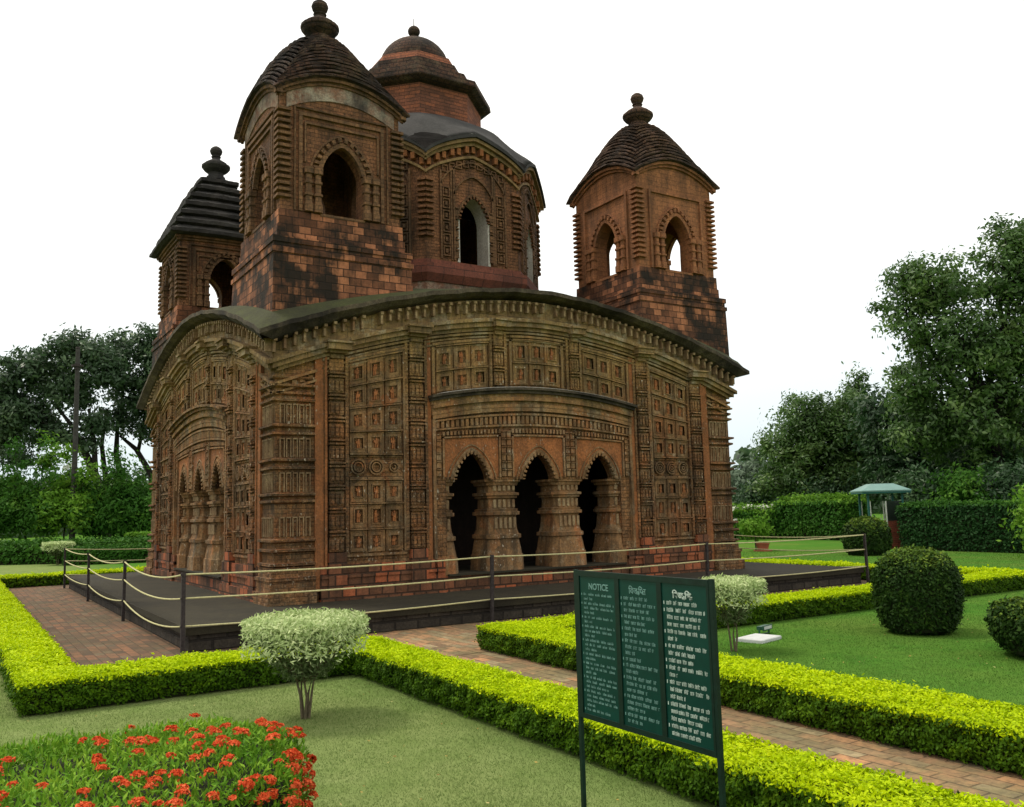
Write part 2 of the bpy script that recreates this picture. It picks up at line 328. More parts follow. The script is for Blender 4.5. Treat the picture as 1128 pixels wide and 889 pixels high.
# ================================================================== builders
class MB:
    """Collects polygons; build() links them as ONE mesh object with box-projected UVs."""
    def __init__(self):
        self.v = []; self.f = []

    def quad(self, *ps):
        i = len(self.v); self.v += [tuple(p) for p in ps]; self.f.append(tuple(range(i, i + len(ps))))

    def box(self, s0, s1, d0, d1, z0, z1, T=None, n=1, zf=None):
        """Box in (s, d, z): along the wall, outward, up; split n times along s; zf(s) is added to z."""
        T = T or (lambda s, d, z: (s, d, z)); zf = zf or (lambda s: 0.0)
        b = len(self.v)
        for i in range(n + 1):
            s = s0 + (s1 - s0) * i / n; w = zf(s)
            for d, z in ((d0, z0), (d1, z0), (d1, z1), (d0, z1)):
                self.v.append(T(s, d, z + w))
        for i in range(n):
            a = b + 4 * i
            for k in range(4):
                self.f.append((a + k, a + (k + 1) % 4, a + 4 + (k + 1) % 4, a + 4 + k))
        self.f.append((b + 3, b + 2, b + 1, b)); e = b + 4 * n
        self.f.append((e, e + 1, e + 2, e + 3))

    def loft(self, rings, cap=True):
        """rings: lists of points, all of one length."""
        b = len(self.v); m = len(rings[0])
        for r in rings:
            self.v += [tuple(p) for p in r]
        for i in range(len(rings) - 1):
            for k in range(m):
                a = b + i * m
                self.f.append((a + k, a + (k + 1) % m, a + m + (k + 1) % m, a + m + k))
        if cap:
            self.f.append(tuple(b + k for k in reversed(range(m))))
            e = b + (len(rings) - 1) * m
            self.f.append(tuple(e + k for k in range(m)))

    def tube(self, pts, radii, seg=8):
        pts = [Vector(p) for p in pts]; rings = []
        up = Vector((0, 0, 1))
        for i, p in enumerate(pts):
            d = (pts[min(i + 1, len(pts) - 1)] - pts[max(i - 1, 0)]).normalized()
            a = d.cross(up if abs(d.z) < 0.95 else Vector((1, 0, 0))).normalized(); c = d.cross(a)
            r = radii[i] if not isinstance(radii, (int, float)) else radii
            rings.append([p + (a * math.cos(2 * math.pi * k / seg) + c * math.sin(2 * math.pi * k / seg)) * r for k in range(seg)])
        self.loft(rings)

    def lathe(self, prof, c=(0, 0), seg=20, sq=None):
        """prof: (radius, z) pairs round the vertical through c."""
        self.loft([[(c[0] + r * math.cos(2 * math.pi * k / seg), c[1] + r * math.sin(2 * math.pi * k / seg), z) for k in range(seg)] for r, z in prof])

    def build(self, name, m, parent=None, smooth=False, loc=None, normals=True):
        me = bpy.data.meshes.new(name)
        me.from_pydata(self.v, [], self.f); me.validate(); me.update()
        if normals:
            import bmesh
            bm = bmesh.new(); bm.from_mesh(me); bmesh.ops.remove_doubles(bm, verts=bm.verts, dist=1e-5)
            bmesh.ops.recalc_face_normals(bm, faces=bm.faces); bm.to_mesh(me); bm.free()
        uvs = me.uv_layers.new(name="UVMap")
        for p in me.polygons:
            n = p.normal
            if abs(n.z) > 0.75:
                for li in p.loop_indices:
                    c = me.vertices[me.loops[li].vertex_index].co; uvs.data[li].uv = (c.x, c.y)
            else:
                tx, ty = -n.y, n.x; l = math.hypot(tx, ty) or 1.0; tx /= l; ty /= l
                for li in p.loop_indices:
                    c = me.vertices[me.loops[li].vertex_index].co; uvs.data[li].uv = (c.x * tx + c.y * ty + 0.37, c.z)
            p.use_smooth = smooth
        me.materials.append(m)
        o = bpy.data.objects.new(name, me); COL.objects.link(o)
        if parent is not None:
            o.parent = parent
        if loc is not None:
            o.location = loc
        return o


def tag(o, label=None, cat=None, group=None, kind=None):
    if label: o['label'] = label
    if cat: o['category'] = cat
    if group: o['group'] = group
    if kind: o['kind'] = kind
    return o


def empty(name, loc=(0, 0, 0), rz=0.0, parent=None):
    o = bpy.data.objects.new(name, None); COL.objects.link(o)
    o.location = loc; o.rotation_euler = (0, 0, rz); o.empty_display_size = 0.3
    if parent is not None:
        o.parent = parent
    return o


KIDS = lambda o: [c for c in bpy.data.objects if c.parent is o]


def copy_tree(o, parent=None, rz=None):
    c = o.copy(); COL.objects.link(c); c.parent = parent
    if rz is not None:
        c.rotation_euler = (0, 0, rz)
    for ch in KIDS(o):
        copy_tree(ch, c)
    return c


def soup(name, V, F4, mat, parent=None, rnd=None, smooth=False):
    """Mesh from numpy arrays: V (n,3) vertices, F4 (m,k) faces; rnd: one value per face."""
    me = bpy.data.meshes.new(name); k = F4.shape[1]
    me.vertices.add(len(V)); me.vertices.foreach_set("co", np.ascontiguousarray(V, dtype=np.float32).ravel())
    me.loops.add(F4.size); me.loops.foreach_set("vertex_index", np.ascontiguousarray(F4, dtype=np.int32).ravel())
    me.polygons.add(len(F4)); me.polygons.foreach_set("loop_start", np.arange(0, F4.size, k, dtype=np.int32))
    me.update(calc_edges=True)
    a = me.attributes.new("rnd", 'FLOAT', 'FACE')
    a.data.foreach_set("value", np.ascontiguousarray(RNG.random(len(F4)) if rnd is None else rnd, dtype=np.float32))
    me.materials.append(mat)
    o = bpy.data.objects.new(name, me); COL.objects.link(o)
    if parent is not None:
        o.parent = parent
    return o


def norm(a):
    return a / np.maximum(np.linalg.norm(a, axis=1, keepdims=True), 1e-9)


def leaf_quads(P, Nn, size, asp=0.5, jit=0.6, along=None):
    """Rhombic leaves centred on P facing Nn with jitter; returns vertices and faces."""
    n = len(P)
    nn = norm(Nn + RNG.normal(0, jit, (n, 3)))
    ref = RNG.normal(0, 1, (n, 3)) if along is None else along + RNG.normal(0, 0.35, (n, 3))
    b = norm(np.cross(nn, ref)); t = np.cross(b, nn)
    L = (size * RNG.uniform(0.65, 1.3, n))[:, None]
    V = np.empty((n, 4, 3))
    V[:, 0] = P - t * L; V[:, 1] = P + b * L * asp - t * L * 0.1; V[:, 2] = P + t * L; V[:, 3] = P - b * L * asp - t * L * 0.1
    return V.reshape(-1, 3), np.arange(4 * n).reshape(n, 4)


# ================================================================== ground
def grass_ground():
    m, t, b = new_mat("lawn_turf", 0.95, 0.0)
    pos = N(t, "ShaderNodeNewGeometry").outputs['Position']
    n1 = noise(t, pos, 0.35, 4, 0.6); n2 = noise(t, pos, 2.5, 5, 0.7); n3 = noise(t, pos, 60, 3, 0.7)
    sx = N(t, "ShaderNodeSeparateXYZ"); t.links.new(pos, sx.inputs[0])
    side = ramp(t, mathn(t, 'ADD', mathn(t, 'MULTIPLY', sx.outputs['X'], 0.1), 1.0), [(0.35, 0.0), (0.6, 1.0)])
    dull = mixc(t, ramp(t, n2, [(0.35, 0.0), (0.7, 1.0)]), (0.13, 0.19, 0.052), (0.205, 0.255, 0.092))
    lush = mixc(t, ramp(t, n2, [(0.35, 0.0), (0.7, 1.0)]), (0.045, 0.14, 0.018), (0.085, 0.195, 0.028))
    c = mixc(t, side, dull, lush)
    c = mixc(t, ramp(t, n1, [(0.42, 0.0), (0.66, 0.5)]), c, mixc(t, side, (0.21, 0.235, 0.09), (0.14, 0.185, 0.04)))
    c = mixc(t, ramp(t, n3, [(0.35, 0.22), (0.6, 0.0)]), c, (0.03, 0.045, 0.012))
    t.links.new(c, b.inputs['Base Color'])
    bp = N(t, "ShaderNodeBump", Strength=0.5, Distance=0.02); t.links.new(n3, bp.inputs['Height']); t.links.new(bp.outputs[0], b.inputs['Normal'])
    return m


mb = MB(); mb.quad((-500, -500, 0), (500, -500, 0), (500, 500, 0), (-500, 500, 0))
g = mb.build("ground", grass_ground()); tag(g, kind="structure")


def brick_mat(name, k, bw, bh):
    K = lambda c: tuple(x * y for x, y in zip(c, k))
    m, t, b = new_mat(name, 0.9)
    geo = N(t, "ShaderNodeNewGeometry"); pos = geo.outputs['Position']
    mpn = N(t, "ShaderNodeMapping"); mpn.inputs['Rotation'].default_value = (0, 0, R(90)); t.links.new(pos, mpn.inputs['Vector'])
    bt = N(t, "ShaderNodeTexBrick"); t.links.new(mpn.outputs[0], bt.inputs['Vector'])
    bt.inputs['Scale'].default_value = 1.0; bt.inputs['Brick Width'].default_value = bw; bt.inputs['Row Height'].default_value = bh
    bt.inputs['Mortar Size'].default_value = 0.008; bt.inputs['Mortar Smooth'].default_value = 0.3
    bt.inputs['Color1'].default_value = (0, 0, 0, 1); bt.inputs['Color2'].default_value = (1, 1, 1, 1); bt.inputs['Mortar'].default_value = (.5, .5, .5, 1)
    n1 = noise(t, pos, 1.3, 5, 0.7); n2 = noise(t, pos, 14, 5, 0.7)
    c = ramp(t, bt.outputs['Color'], [(0.0, K((0.12, 0.075, 0.055))), (0.35, K((0.22, 0.12, 0.082))), (0.7, K((0.34, 0.165, 0.10))), (0.85, K((0.16, 0.12, 0.09))), (1.0, K((0.27, 0.2, 0.145)))])
    c = mixc(t, ramp(t, n1, [(0.42, 0.0), (0.62, 0.85)]), c, K((0.13, 0.105, 0.065)))
    c = mixc(t, ramp(t, n2, [(0.35, 0.5), (0.6, 0.0)]), c, (0.06, 0.05, 0.035))
    c = mixc(t, mathn(t, 'MULTIPLY', mathn(t, 'MULTIPLY', bt.outputs['Fac'], 0.9), ramp(t, n2, [(0.3, 1.0), (0.65, 0.35)])), c, (0.045, 0.04, 0.024))
    t.links.new(c, b.inputs['Base Color'])
    h = mathn(t, 'ADD', mathn(t, 'MULTIPLY', bt.outputs['Fac'], -1.0), mathn(t, 'MULTIPLY', n2, 0.5))
    bp = N(t, "ShaderNodeBump", Strength=0.8, Distance=0.012); t.links.new(h, bp.inputs['Height']); t.links.new(bp.outputs[0], b.inputs['Normal'])
    return m


WALKBRICK = brick_mat("walk_brick", (0.72, 0.68, 0.55), 0.25, 0.125); PATHBRICK = brick_mat("path_brick", (1.45, 1.5, 1.15), 0.27, 0.135)
mb = MB(); z = 0.006
X0, X1, Y0, Y1 = -8.8, 7.6, -9.55, 8.6
mb.quad((X0, Y0, z), (X1, Y0, z), (X1, -6.9, z), (X0, -6.9, z)); mb.quad((X0, -6.9, z), (-6.9, -6.9, z), (-6.9, 6.9, z), (X0, 6.9, z))
mb.quad((X0, 6.9, z), (X1, 6.9, z), (X1, Y1, z), (X0, Y1, z)); mb.quad((6.9, -6.9, z), (X1, -6.9, z), (X1, 6.9, z), (6.9, 6.9, z))
tag(mb.build("brick_walk", WALKBRICK), kind="structure")
mb = MB(); mb.quad((-5.5, -24, z), (-3.6, -24, z), (-3.6, Y0, z), (-5.5, Y0, z)); mb.quad((-5.5, Y0, z + .004), (-3.6, Y0, z + .004), (-2.2, -6.95, z + .004), (-5.0, -6.95, z + .004))
tag(mb.build("path", PATHBRICK), kind="structure")


# ================================================================== temple platform
TX, TY = 0.01, 0.22          # temple centre
PH = 0.33                    # platform height
plat = empty("temple_platform"); tag(plat, "low dark stone platform that the temple stands on inside the rope fence", "platform")
mb = MB(); mb.box(-6.95, 6.95, -6.95, 6.95, -0.05, PH - 0.10); mb.build("retaining_wall", RUBBLE, plat)
mb = MB(); mb.box(-7.0, 7.0, -7.0, 7.0, PH - 0.10, PH); mb.build("paving_slab", PLATTOP, plat)

# ================================================================== temple
temple = empty("brick_temple", (TX, TY, 0))
tag(temple, "old red brown terracotta temple with curved eaves and five ridged towers", "temple")
A = 5.2                       # half side of the walls


def side(k, a):
    """(s, d, z) on wall k (0 front, 1 right, 2 back, 3 left) at distance a from the centre."""
    an = k * math.pi / 2; c, s_ = math.cos(an), math.sin(an)
    def T(s, d, z):
        x, y = s, -(a + d)
        return (x * c - y * s_, x * s_ + y * c, z)
    return T


TF = side(0, A)
cv = lambda s: 6.0 - 1.25 * (abs(s) / 5.6) ** 1.8          # top edge of the curved eave


def sstep(a, b, x):
    x = min(1, max(0, (x - a) / (b - a))); return x * x * (3 - 2 * x)


def warpT(T, s0, z0=2.6, z1=4.7):
    """Pieces high on the wall follow the curve of the eave."""
    return lambda s, d, z: T(s, d, z + sstep(z0, z1, z) * (cv(s) - cv(s0)))


def arch_curve(hw, zs, za, p=1.55, q=0.66):
    return lambda t: zs + (za - zs) * max(0.0, 1 - abs(t / hw) ** p) ** q


def wall_strip(mb, T, brk, bottom, top, zbase, depth, sill=None):
    """A wall with openings: brk = sample positions; bottom(sm) -> (z0, z1) opening height functions or None."""
    for a, b in zip(brk[:-1], brk[1:]):
        m = 0.5 * (a + b); op = bottom(m)
        if op is None:
            segs = [(zbase, zbase, top(a), top(b))]
        else:
            za, zb = op(a), op(b)
            segs = [(za, zb, top(a), top(b))]
            mb.quad(T(a, 0, za), T(b, 0, zb), T(b, -depth, zb), T(a, -depth, za))
            if sill is not None:
                segs.append((zbase, zbase, sill, sill))
                mb.quad(T(a, 0, sill), T(b, 0, sill), T(b, -depth, sill), T(a, -depth, sill))
        for z0a, z0b, z1a, z1b in segs:
            mb.quad(T(a, 0, z0a), T(b, 0, z0b), T(b, 0, z1b), T(a, 0, z1a))
            mb.quad(T(a, -depth, z0a), T(b, -depth, z0b), T(b, -depth, z1b), T(a, -depth, z1a))


def jamb(mb, T, s, z0, z1, depth):
    mb.quad(T(s, 0, z0), T(s, -depth, z0), T(s, -depth, z1), T(s, 0, z1))


def ring(mb, T, sc, hw, zs, za, o0, o1, d0, d1, n=24, every=1, p=1.55, q=0.66, span=1.0):
    """Blocks following an arch between offsets o0 and o1 outside the opening."""
    def pt(o, u):
        # parametrise by angle-like u in [-1, 1]
        t = math.sin(u * math.pi / 2) * (hw + o)
        return sc + t, zs + (za + o - zs) * max(0.0, 1 - abs(t / (hw + o)) ** p) ** q
    for i in range(n):
        if every > 1 and i % every:
            continue
        u0 = -span + 2 * span * i / n; u1 = -span + 2 * span * (i + 1) / n
        q4 = [pt(o0, u0), pt(o0, u1), pt(o1, u1), pt(o1, u0)]
        b = len(mb.v)
        for d in (d0, d1):
            mb.v += [T(s, d, z) for s, z in q4]
        mb.f += [(b, b + 1, b + 2, b + 3), (b + 7, b + 6, b + 5, b + 4)] + [(b + k, b + 4 + k, b + 4 + (k + 1) % 4, b + (k + 1) % 4) for k in range(4)]


def square_column(mb, T, sc, dc, prof, cham=0.25):
    """Chamfered square shaft: prof = (z, half) pairs."""
    rings = []
    for z, h in prof:
        c = h * (1 - cham)
        rings.append([T(sc + x, dc + y, z) for x, y in ((-c, -h), (c, -h), (h, -c), (h, c), (c, h), (-c, h), (-h, c), (-h, -c))])
    mb.loft(rings)


# ---------- one facade, built at the front and copied to the left wall
ARCHES = (-1.5, 0.0, 1.5); AHW, AZS, AZA = 0.43, 2.34, 2.90
facade = []
ac = arch_curve(AHW, AZS, AZA)


def fbottom(s):
    if abs(s) > 2.04: return None
    for c in ARCHES:
        if abs(s - c) < AHW:
            return lambda x, c=c: ac(x - c)
    return lambda x: AZS


brk = sorted(set([round(-A + 2 * A * i / 52, 4) for i in range(53)] + [-2.04, 2.04] + [round(c + AHW * math.sin(math.pi / 2 * (k / 9)), 4) for c in ARCHES for k in range(-9, 10)]))
mb = MB(); wall_strip(mb, TF, brk, fbottom, lambda s: cv(s) - 0.16, PH, 0.28)
for s in (-2.04, 2.04): jamb(mb, TF, s, PH, AZS, 0.28)
front_wall = mb.build("facade_wall", TC, temple); facade.append(front_wall)

# plain facades on the two far sides
mb = MB()
for k in (1, 2):
    T = side(k, A); bb = [-A + 2 * A * i / 52 for i in range(53)]
    wall_strip(mb, T, bb, lambda s: None, lambda s: cv(s) - 0.16, PH, 0.85)
mb.build("rear_wall", TC, temple)

# verandah: floor, inner sanctum, ceiling
mb = MB(); mb.box(-4.6, 4.6, -4.6, 4.6, PH - 0.02, 0.62); mb.build("verandah_floor", PLATTOP, temple)
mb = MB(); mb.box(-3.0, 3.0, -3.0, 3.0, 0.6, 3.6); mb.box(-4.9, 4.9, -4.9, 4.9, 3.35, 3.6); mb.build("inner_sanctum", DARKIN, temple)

# base courses
mb = MB()
for s0, s1 in ((-4.46, -2.12), (2.12, 4.46)):
    mb.box(s0, s1, 0.0, 0.07, PH, 0.92, TF, 4); mb.box(s0, s1, 0.0, 0.12, PH, 0.52, TF, 4); mb.box(s0, s1, 0.0, 0.095, 0.70, 0.76, TF, 4)
for s0 in (-4.32, -2.8, 2.48, 4.02):
    mb.box(s0, s0 + 0.32, 0.0, 0.11, 0.5, 1.12, TF, 1)
mb.box(-2.12, 2.12, -0.6, 0.06, PH, 0.6, TF, 8)
facade.append(mb.build("base_course", BASEB, temple))
mb = MB(); mb.box(-2.05, 2.05, -0.65, 0.10, 0.603, 0.635, TF, 8); facade.append(mb.build("door_sill", PLATTOP, temple))

# pillars of the triple arch
PILL = [(0.61, .42), (0.92, .41), (0.93, .395), (1.22, .35), (1.23, .385), (1.30, .385), (1.31, .35), (1.40, .325), (1.62, .305), (1.66, .32), (1.67, .37), (1.73, .37),
        (1.74, .335), (1.78, .345), (1.79, .29), (1.98, .285), (1.99, .335), (2.03, .335), (2.04, .37), (2.09, .37), (2.10, .30), (2.22, .295), (2.23, .34), (2.29, .36), (2.30, .39), (2.345, .39)]
for sc, hs in ((-0.75, 0), (0.75, 0), (-2.18, 1), (2.18, 1)):
    mb = MB(); square_column(mb, TF, sc, -0.40, PILL, 0.28)
    pil = mb.build("arch_pillar", TC_FRAME, temple); facade.append(pil)
    mb = MB()                                                  # little carved figures and niches round the shaft
    for zz, hh, half in ((2.13, 0.10, .302), (1.81, 0.15, .292), (1.42, 0.2, .325)):
        for i in range(5):
            x = sc + (i - 2) * 0.105
            mb.box(x - 0.028, x + 0.028, -0.40 + half - 0.01, -0.40 + half + 0.022, zz, zz + hh, TF)
    mb.build("niche_pattern", CREAM, pil)

# arch surrounds: cusped rim, spandrel frames, separators
for c in ARCHES:
    mb = MB()
    ring(mb, TF, c, AHW, AZS, AZA, -0.05, 0.03, -0.06, 0.03, 26)
    ring(mb, TF, c, AHW, AZS, AZA, -0.085, -0.02, -0.03, 0.055, 30, 2)
    ring(mb, TF, c, AHW, AZS, AZA, 0.075, 0.10, 0.0, 0.03, 26)
    T2 = warpT(TF, 0, 2.6, 4.0)
    for s0, s1, z0, z1 in ((c - 0.62, c - 0.585, 2.38, 3.20), (c + 0.585, c + 0.62, 2.38, 3.20)):
        mb.box(s0, s1, 0, 0.05, z0, z1, T2)
    mb.box(c - 0.62, c + 0.62, 0, 0.05, 3.17, 3.205, T2, 6)
    for i in range(16):
        x = c - 0.6 + 1.2 * i / 15
        mb.box(x - 0.022, x + 0.022, 0, 0.06, 3.235, 3.32, T2)
    facade.append(mb.build("arch_surround", TC_FRAME, temple))
mb = MB(); T2 = warpT(TF, 0, 2.6, 4.0)
for c in (-2.2, -0.81, -0.69, 0.69, 0.81, 2.2):
    z = 2.40
    while z < 3.18:
        mb.box(c - 0.045, c + 0.045, 0, 0.045, z, z + 0.10, T2); mb.box(c - 0.05, c + 0.05, 0, 0.065, z + 0.112, z + 0.13, T2); z += 0.15
mb.box(-2.28, 2.28, 0, 0.055, 3.37, 3.41, T2, 14); mb.box(-2.28, 2.28, 0, 0.07, 3.58, 3.62, T2, 14)
for i in range(44):
    x = -2.22 + 4.44 * i / 43
    mb.box(x - 0.03, x + 0.03, 0, 0.055, 3.42, 3.57, T2)
for s in (-2.30, 2.30): mb.box(s - 0.03, s + 0.03, 0, 0.07, 0.65, 3.9, T2)
facade.append(mb.build("arch_band", TC_FRAME, temple))
# recessed plain spandrels read smoother and redder
mb = MB()
for c in ARCHES:
    bb = [c - 0.58 + 1.16 * i / 24 for i in range(25)]
    for a, b in zip(bb[:-1], bb[1:]):
        za = ac(a - c) + 0.02 if abs(a - c) < AHW else 2.39; zb = ac(b - c) + 0.02 if abs(b - c) < AHW else 2.39
        mb.quad(T2(a, 0.012, za), T2(b, 0.012, zb), T2(b, 0.012, 3.16), T2(a, 0.012, 3.16))
facade.append(mb.build("spandrel", TC_RED, temple))

# chala cornice over the arches
cz = lambda s: 4.11 - 0.25 * (abs(s) / 2.42) ** 2
mb = MB()
f = lambda s: cz(s) - 4.11
mb.box(-2.40, 2.40, 0, 0.22, 4.06, 4.11, TF, 24, f); mb.box(-2.38, 2.38, 0, 0.16, 4.0, 4.062, TF, 24, f)
corn = mb.build("arched_cornice", EAVE, temple); facade.append(corn)
mb = MB(); mb.box(-2.36, 2.36, 0, 0.10, 3.93, 4.002, TF, 24, f); mb.box(-2.34, 2.34, 0, 0.13, 3.86, 3.928, TF, 24, f); mb.box(-2.34, 2.34, 0, 0.06, 3.80, 3.858, TF, 24, f); mb.box(-2.34, 2.34, 0, 0.09, 3.74, 3.798, TF, 24, f); mb.box(-2.33, 2.33, 0, 0.08, 3.66, 3.738, TF, 24, f)
mb.build("cornice_moulding", TC_FRAME, corn)
mb = MB(); mb.box(-2.22, 2.30, 0.02, 0.19, 4.105, 4.122, TF, 24, f); mb.build("lime_capping", WHITEWASH, corn)


def tile(mb, fig, T, s0, s1, z0, z1, style=0):
    """Flat raised plate with a sunk niche holding a small carved figure, or a medallion."""
    g = 0.012; s0 += g; s1 -= g; z0 += g; z1 -= g + 0.012
    sm, zm = (s0 + s1) / 2, (z0 + z1) / 2; hw, hz = (s1 - s0) / 2, (z1 - z0) / 2
    d = RNG.uniform(0.028, 0.042)
    if style == 1:
        for r0, r1, dd in ((0.115, 0.14, 0.05), (0.07, 0.09, 0.055), (0.025, 0.045, 0.05)):
            if RNG.random() < 0.25: continue
            n = 14; q0 = RNG.integers(0, n); n1 = n if RNG.random() < 0.6 else n - 4
            for i in range(n1):
                a0, a1 = 2 * math.pi * (i + q0) / n, 2 * math.pi * (i + 1 + q0) / n
                q4 = [(sm + r * math.cos(a), zm + r * math.sin(a)) for r, a in ((r0, a0), (r0, a1), (r1, a1), (r1, a0))]
                b = len(mb.v)
                for e in (0, dd): mb.v += [T(x, e, y) for x, y in q4]
                mb.f += [(b + 4, b + 5, b + 6, b + 7)] + [(b + k, b + 4 + k, b + 4 + (k + 1) % 4, b + (k + 1) % 4) for k in range(4)]
        mb.box(s0, s1, 0, 0.03, z0, z0 + 0.03, T); mb.box(s0, s1, 0, 0.03, z1 - 0.03, z1, T)
        return
    nw, nz = hw * RNG.uniform(0.46, 0.56), hz * RNG.uniform(0.50, 0.62); zo = RNG.uniform(-0.012, 0.012)
    a0, a1, c0, c1 = sm - nw, sm + nw, zm - nz + zo, zm + nz + zo
    for a, b, c, e in ((s0, s1, z0, c0), (s0, s1, c1, z1), (s0, a0, c0, c1), (a1, s1, c0, c1)):
        mb.box(a, b, 0, d, c, e, T)
    if RNG.random() < 0.75:
        w = 0.016
        for a, b, c, e in ((a0 - w, a1 + w, c0 - w, c0), (a0 - w, a1 + w, c1, c1 + w), (a0 - w, a0, c0, c1), (a1, a1 + w, c0, c1)):
            if RNG.random() < 0.85: mb.box(a, b, 0, d + RNG.uniform(0.012, 0.025), c, e, T)
    o_ = 0.5 * (a0 - s0); w = 0.012                                # fine outer fillet on the plate
    for a, b, c, e in ((s0 + 0.012, s1 - 0.012, z0 + 0.012, z0 + 0.012 + w), (s0 + 0.012, s1 - 0.012, z1 - 0.012 - w, z1 - 0.012), (s0 + 0.012, s0 + 0.012 + w, z0 + 0.024, z1 - 0.024), (s1 - 0.012 - w, s1 - 0.012, z0 + 0.024, z1 - 0.024)):
        if RNG.random() < 0.85: mb.box(a, b, d - 0.002, d + RNG.uniform(0.008, 0.018), c, e, T)
    # figure: legs, trunk, head and a raised arm, worn to different depths
    t = RNG.uniform(-0.012, 0.012); e = RNG.uniform(0.018, 0.036); h = (c1 - c0)
    fig.box(sm - 0.026 + t, sm - 0.004 + t, 0, e, c0 + 0.01, c0 + h * 0.42, T); fig.box(sm + 0.006 + t, sm + 0.028 + t, 0, e * 0.9, c0 + 0.01, c0 + h * 0.40, T)
    fig.box(sm - 0.026 + t, sm + 0.026 + t, 0, e * 1.2, c0 + h * 0.40, c0 + h * 0.72, T); fig.box(sm - 0.014 + t, sm + 0.014 + t, 0, e * 1.25, c0 + h * 0.73, c0 + h * 0.92, T)
    sg = 1 if RNG.random() < 0.5 else -1
    fig.box(sm + sg * 0.026 + t, sm + sg * 0.048 + t, 0, e, c0 + h * 0.5, c0 + h * RNG.uniform(0.62, 0.9), T)


def panel(sl, sr, rows, T, styles=()):
    mb = MB(); fig = MB(); n = 3
    for r, (z0, z1) in enumerate(rows):
        for i in range(n):
            tile(mb, fig, T, sl + (sr - sl) * i / n, sl + (sr - sl) * (i + 1) / n, z0, z1, 1 if r in styles else 0)
        for k in range(3):
            mb.box(sl + (sr - sl) * k / 3, sl + (sr - sl) * (k + 1) / 3, 0, RNG.uniform(0.065, 0.09), z1 - 0.014, z1 + 0.008, T)
    z0, z1 = rows[0][0], rows[-1][1]
    for s in (sl - 0.05, sr + 0.05):
        zz = [z0 + (z1 - z0) * i / 10 for i in range(11)]
        for a, b in zip(zz[:-1], zz[1:]): mb.box(s - 0.028, s + 0.028, 0, 0.06, a, b, T)
    mb.box(sl - 0.07, sr + 0.07, 0, 0.075, z1 + 0.03, z1 + 0.075, T, 3)
    mb.box(sl - 0.07, sr + 0.07, 0, 0.055, z0 - 0.06, z0 - 0.02, T, 1)
    return mb, fig


ZR = [1.10, 1.50, 1.94, 2.35, 2.79, 3.20, 3.64, 4.07, 4.52]
for sc in (-3.43, 3.43):
    mb, fig = panel(sc - 0.50, sc + 0.50, [(ZR[i], ZR[i + 1]) for i in range(8)], warpT(TF, sc), (3,))
    po = mb.build("relief_panel", RELIEF, temple); fig.build("figure_pattern", TC_RED, po); facade.append(po)
for sc in (-1.68, 0.0, 1.68):
    dz = -0.2 if sc else 0.0
    mb, fig = panel(sc - 0.56, sc + 0.56, [(4.17 + dz * 0.8, 4.62 + dz), (4.62 + dz, 5.08 + dz)], warpT(TF, sc, 3.2, 4.2) if sc else warpT(TF, sc, 3.2, 4.2))
    po = mb.build("relief_panel", RELIEF, temple); fig.build("figure_pattern", TC_RED, po); facade.append(po)


def pilaster(sc, z0, hw, w_side=True):
    """Stack of small carved blocks between two fillets, with a corbelled capital under the frieze."""
    mb = MB(); zt = cv(sc) - 0.80; T = TF
    z = z0; p = 0.385
    while z + p * 0.9 < zt:
        mb.box(sc - hw, sc + hw, 0, 0.085, z, z + 0.235, T)
        for i in range(3):
            x = sc + (i - 1) * hw * 0.62
            mb.box(x - hw * 0.2, x + hw * 0.2, 0.085, 0.108, z + 0.03, z + 0.2, T)
        mb.box(sc - hw * 1.08, sc + hw * 1.08, 0, 0.125, z + 0.262, z + 0.29, T)
        mb.box(sc - hw * 1.08, sc + hw * 1.08, 0, 0.145, z + 0.318, z + 0.345, T)
        mb.box(sc - hw * 0.86, sc + hw * 0.86, 0, 0.06, z + 0.235, z + 0.385, T)
        z += p
    mb.box(sc - hw, sc + hw, 0, 0.08, z, zt, T)
    if w_side:
        for s in (sc - hw - 0.065, sc + hw + 0.065):
            mb.box(s - 0.026, s + 0.026, 0, 0.07, z0 - 0.03, zt, T)
    o = mb.build("pilaster", TC, temple)
    mb = MB(); w = hw * 1.25
    for i, (a, b, d, e) in enumerate(((-0.04, 0.04, 0.13, 0.9), (0.04, 0.09, 0.20, 1.25), (0.09, 0.20, 0.29, 1.65), (0.20, 0.235, 0.33, 1.85))):
        mb.box(sc - hw * e, sc + hw * e, 0, d, zt + a, zt + b, T)
    mb.build("capital", FRIEZE, o)
    facade.append(o)


for sc in (-4.17, -2.65, 2.65, 4.17): pilaster(sc, 1.14, 0.13)
for sc in (-0.9, 0.9): pilaster(sc, 4.14, 0.10)
for s, w_, d_, z_ in ((-2.40, .055, .04, .9), (2.40, .055, .04, .9), (-4.47, .075, .06, .5), (4.47, .075, .06, .5), (-4.36, .02, .085, .9), (4.36, .02, .085, .9)):
    mb = MB(); mb.box(s - w_, s + w_, 0, d_, z_, cv(s) - 0.73, TF); facade.append(mb.build("wall_fillet", TC_RED, temple))

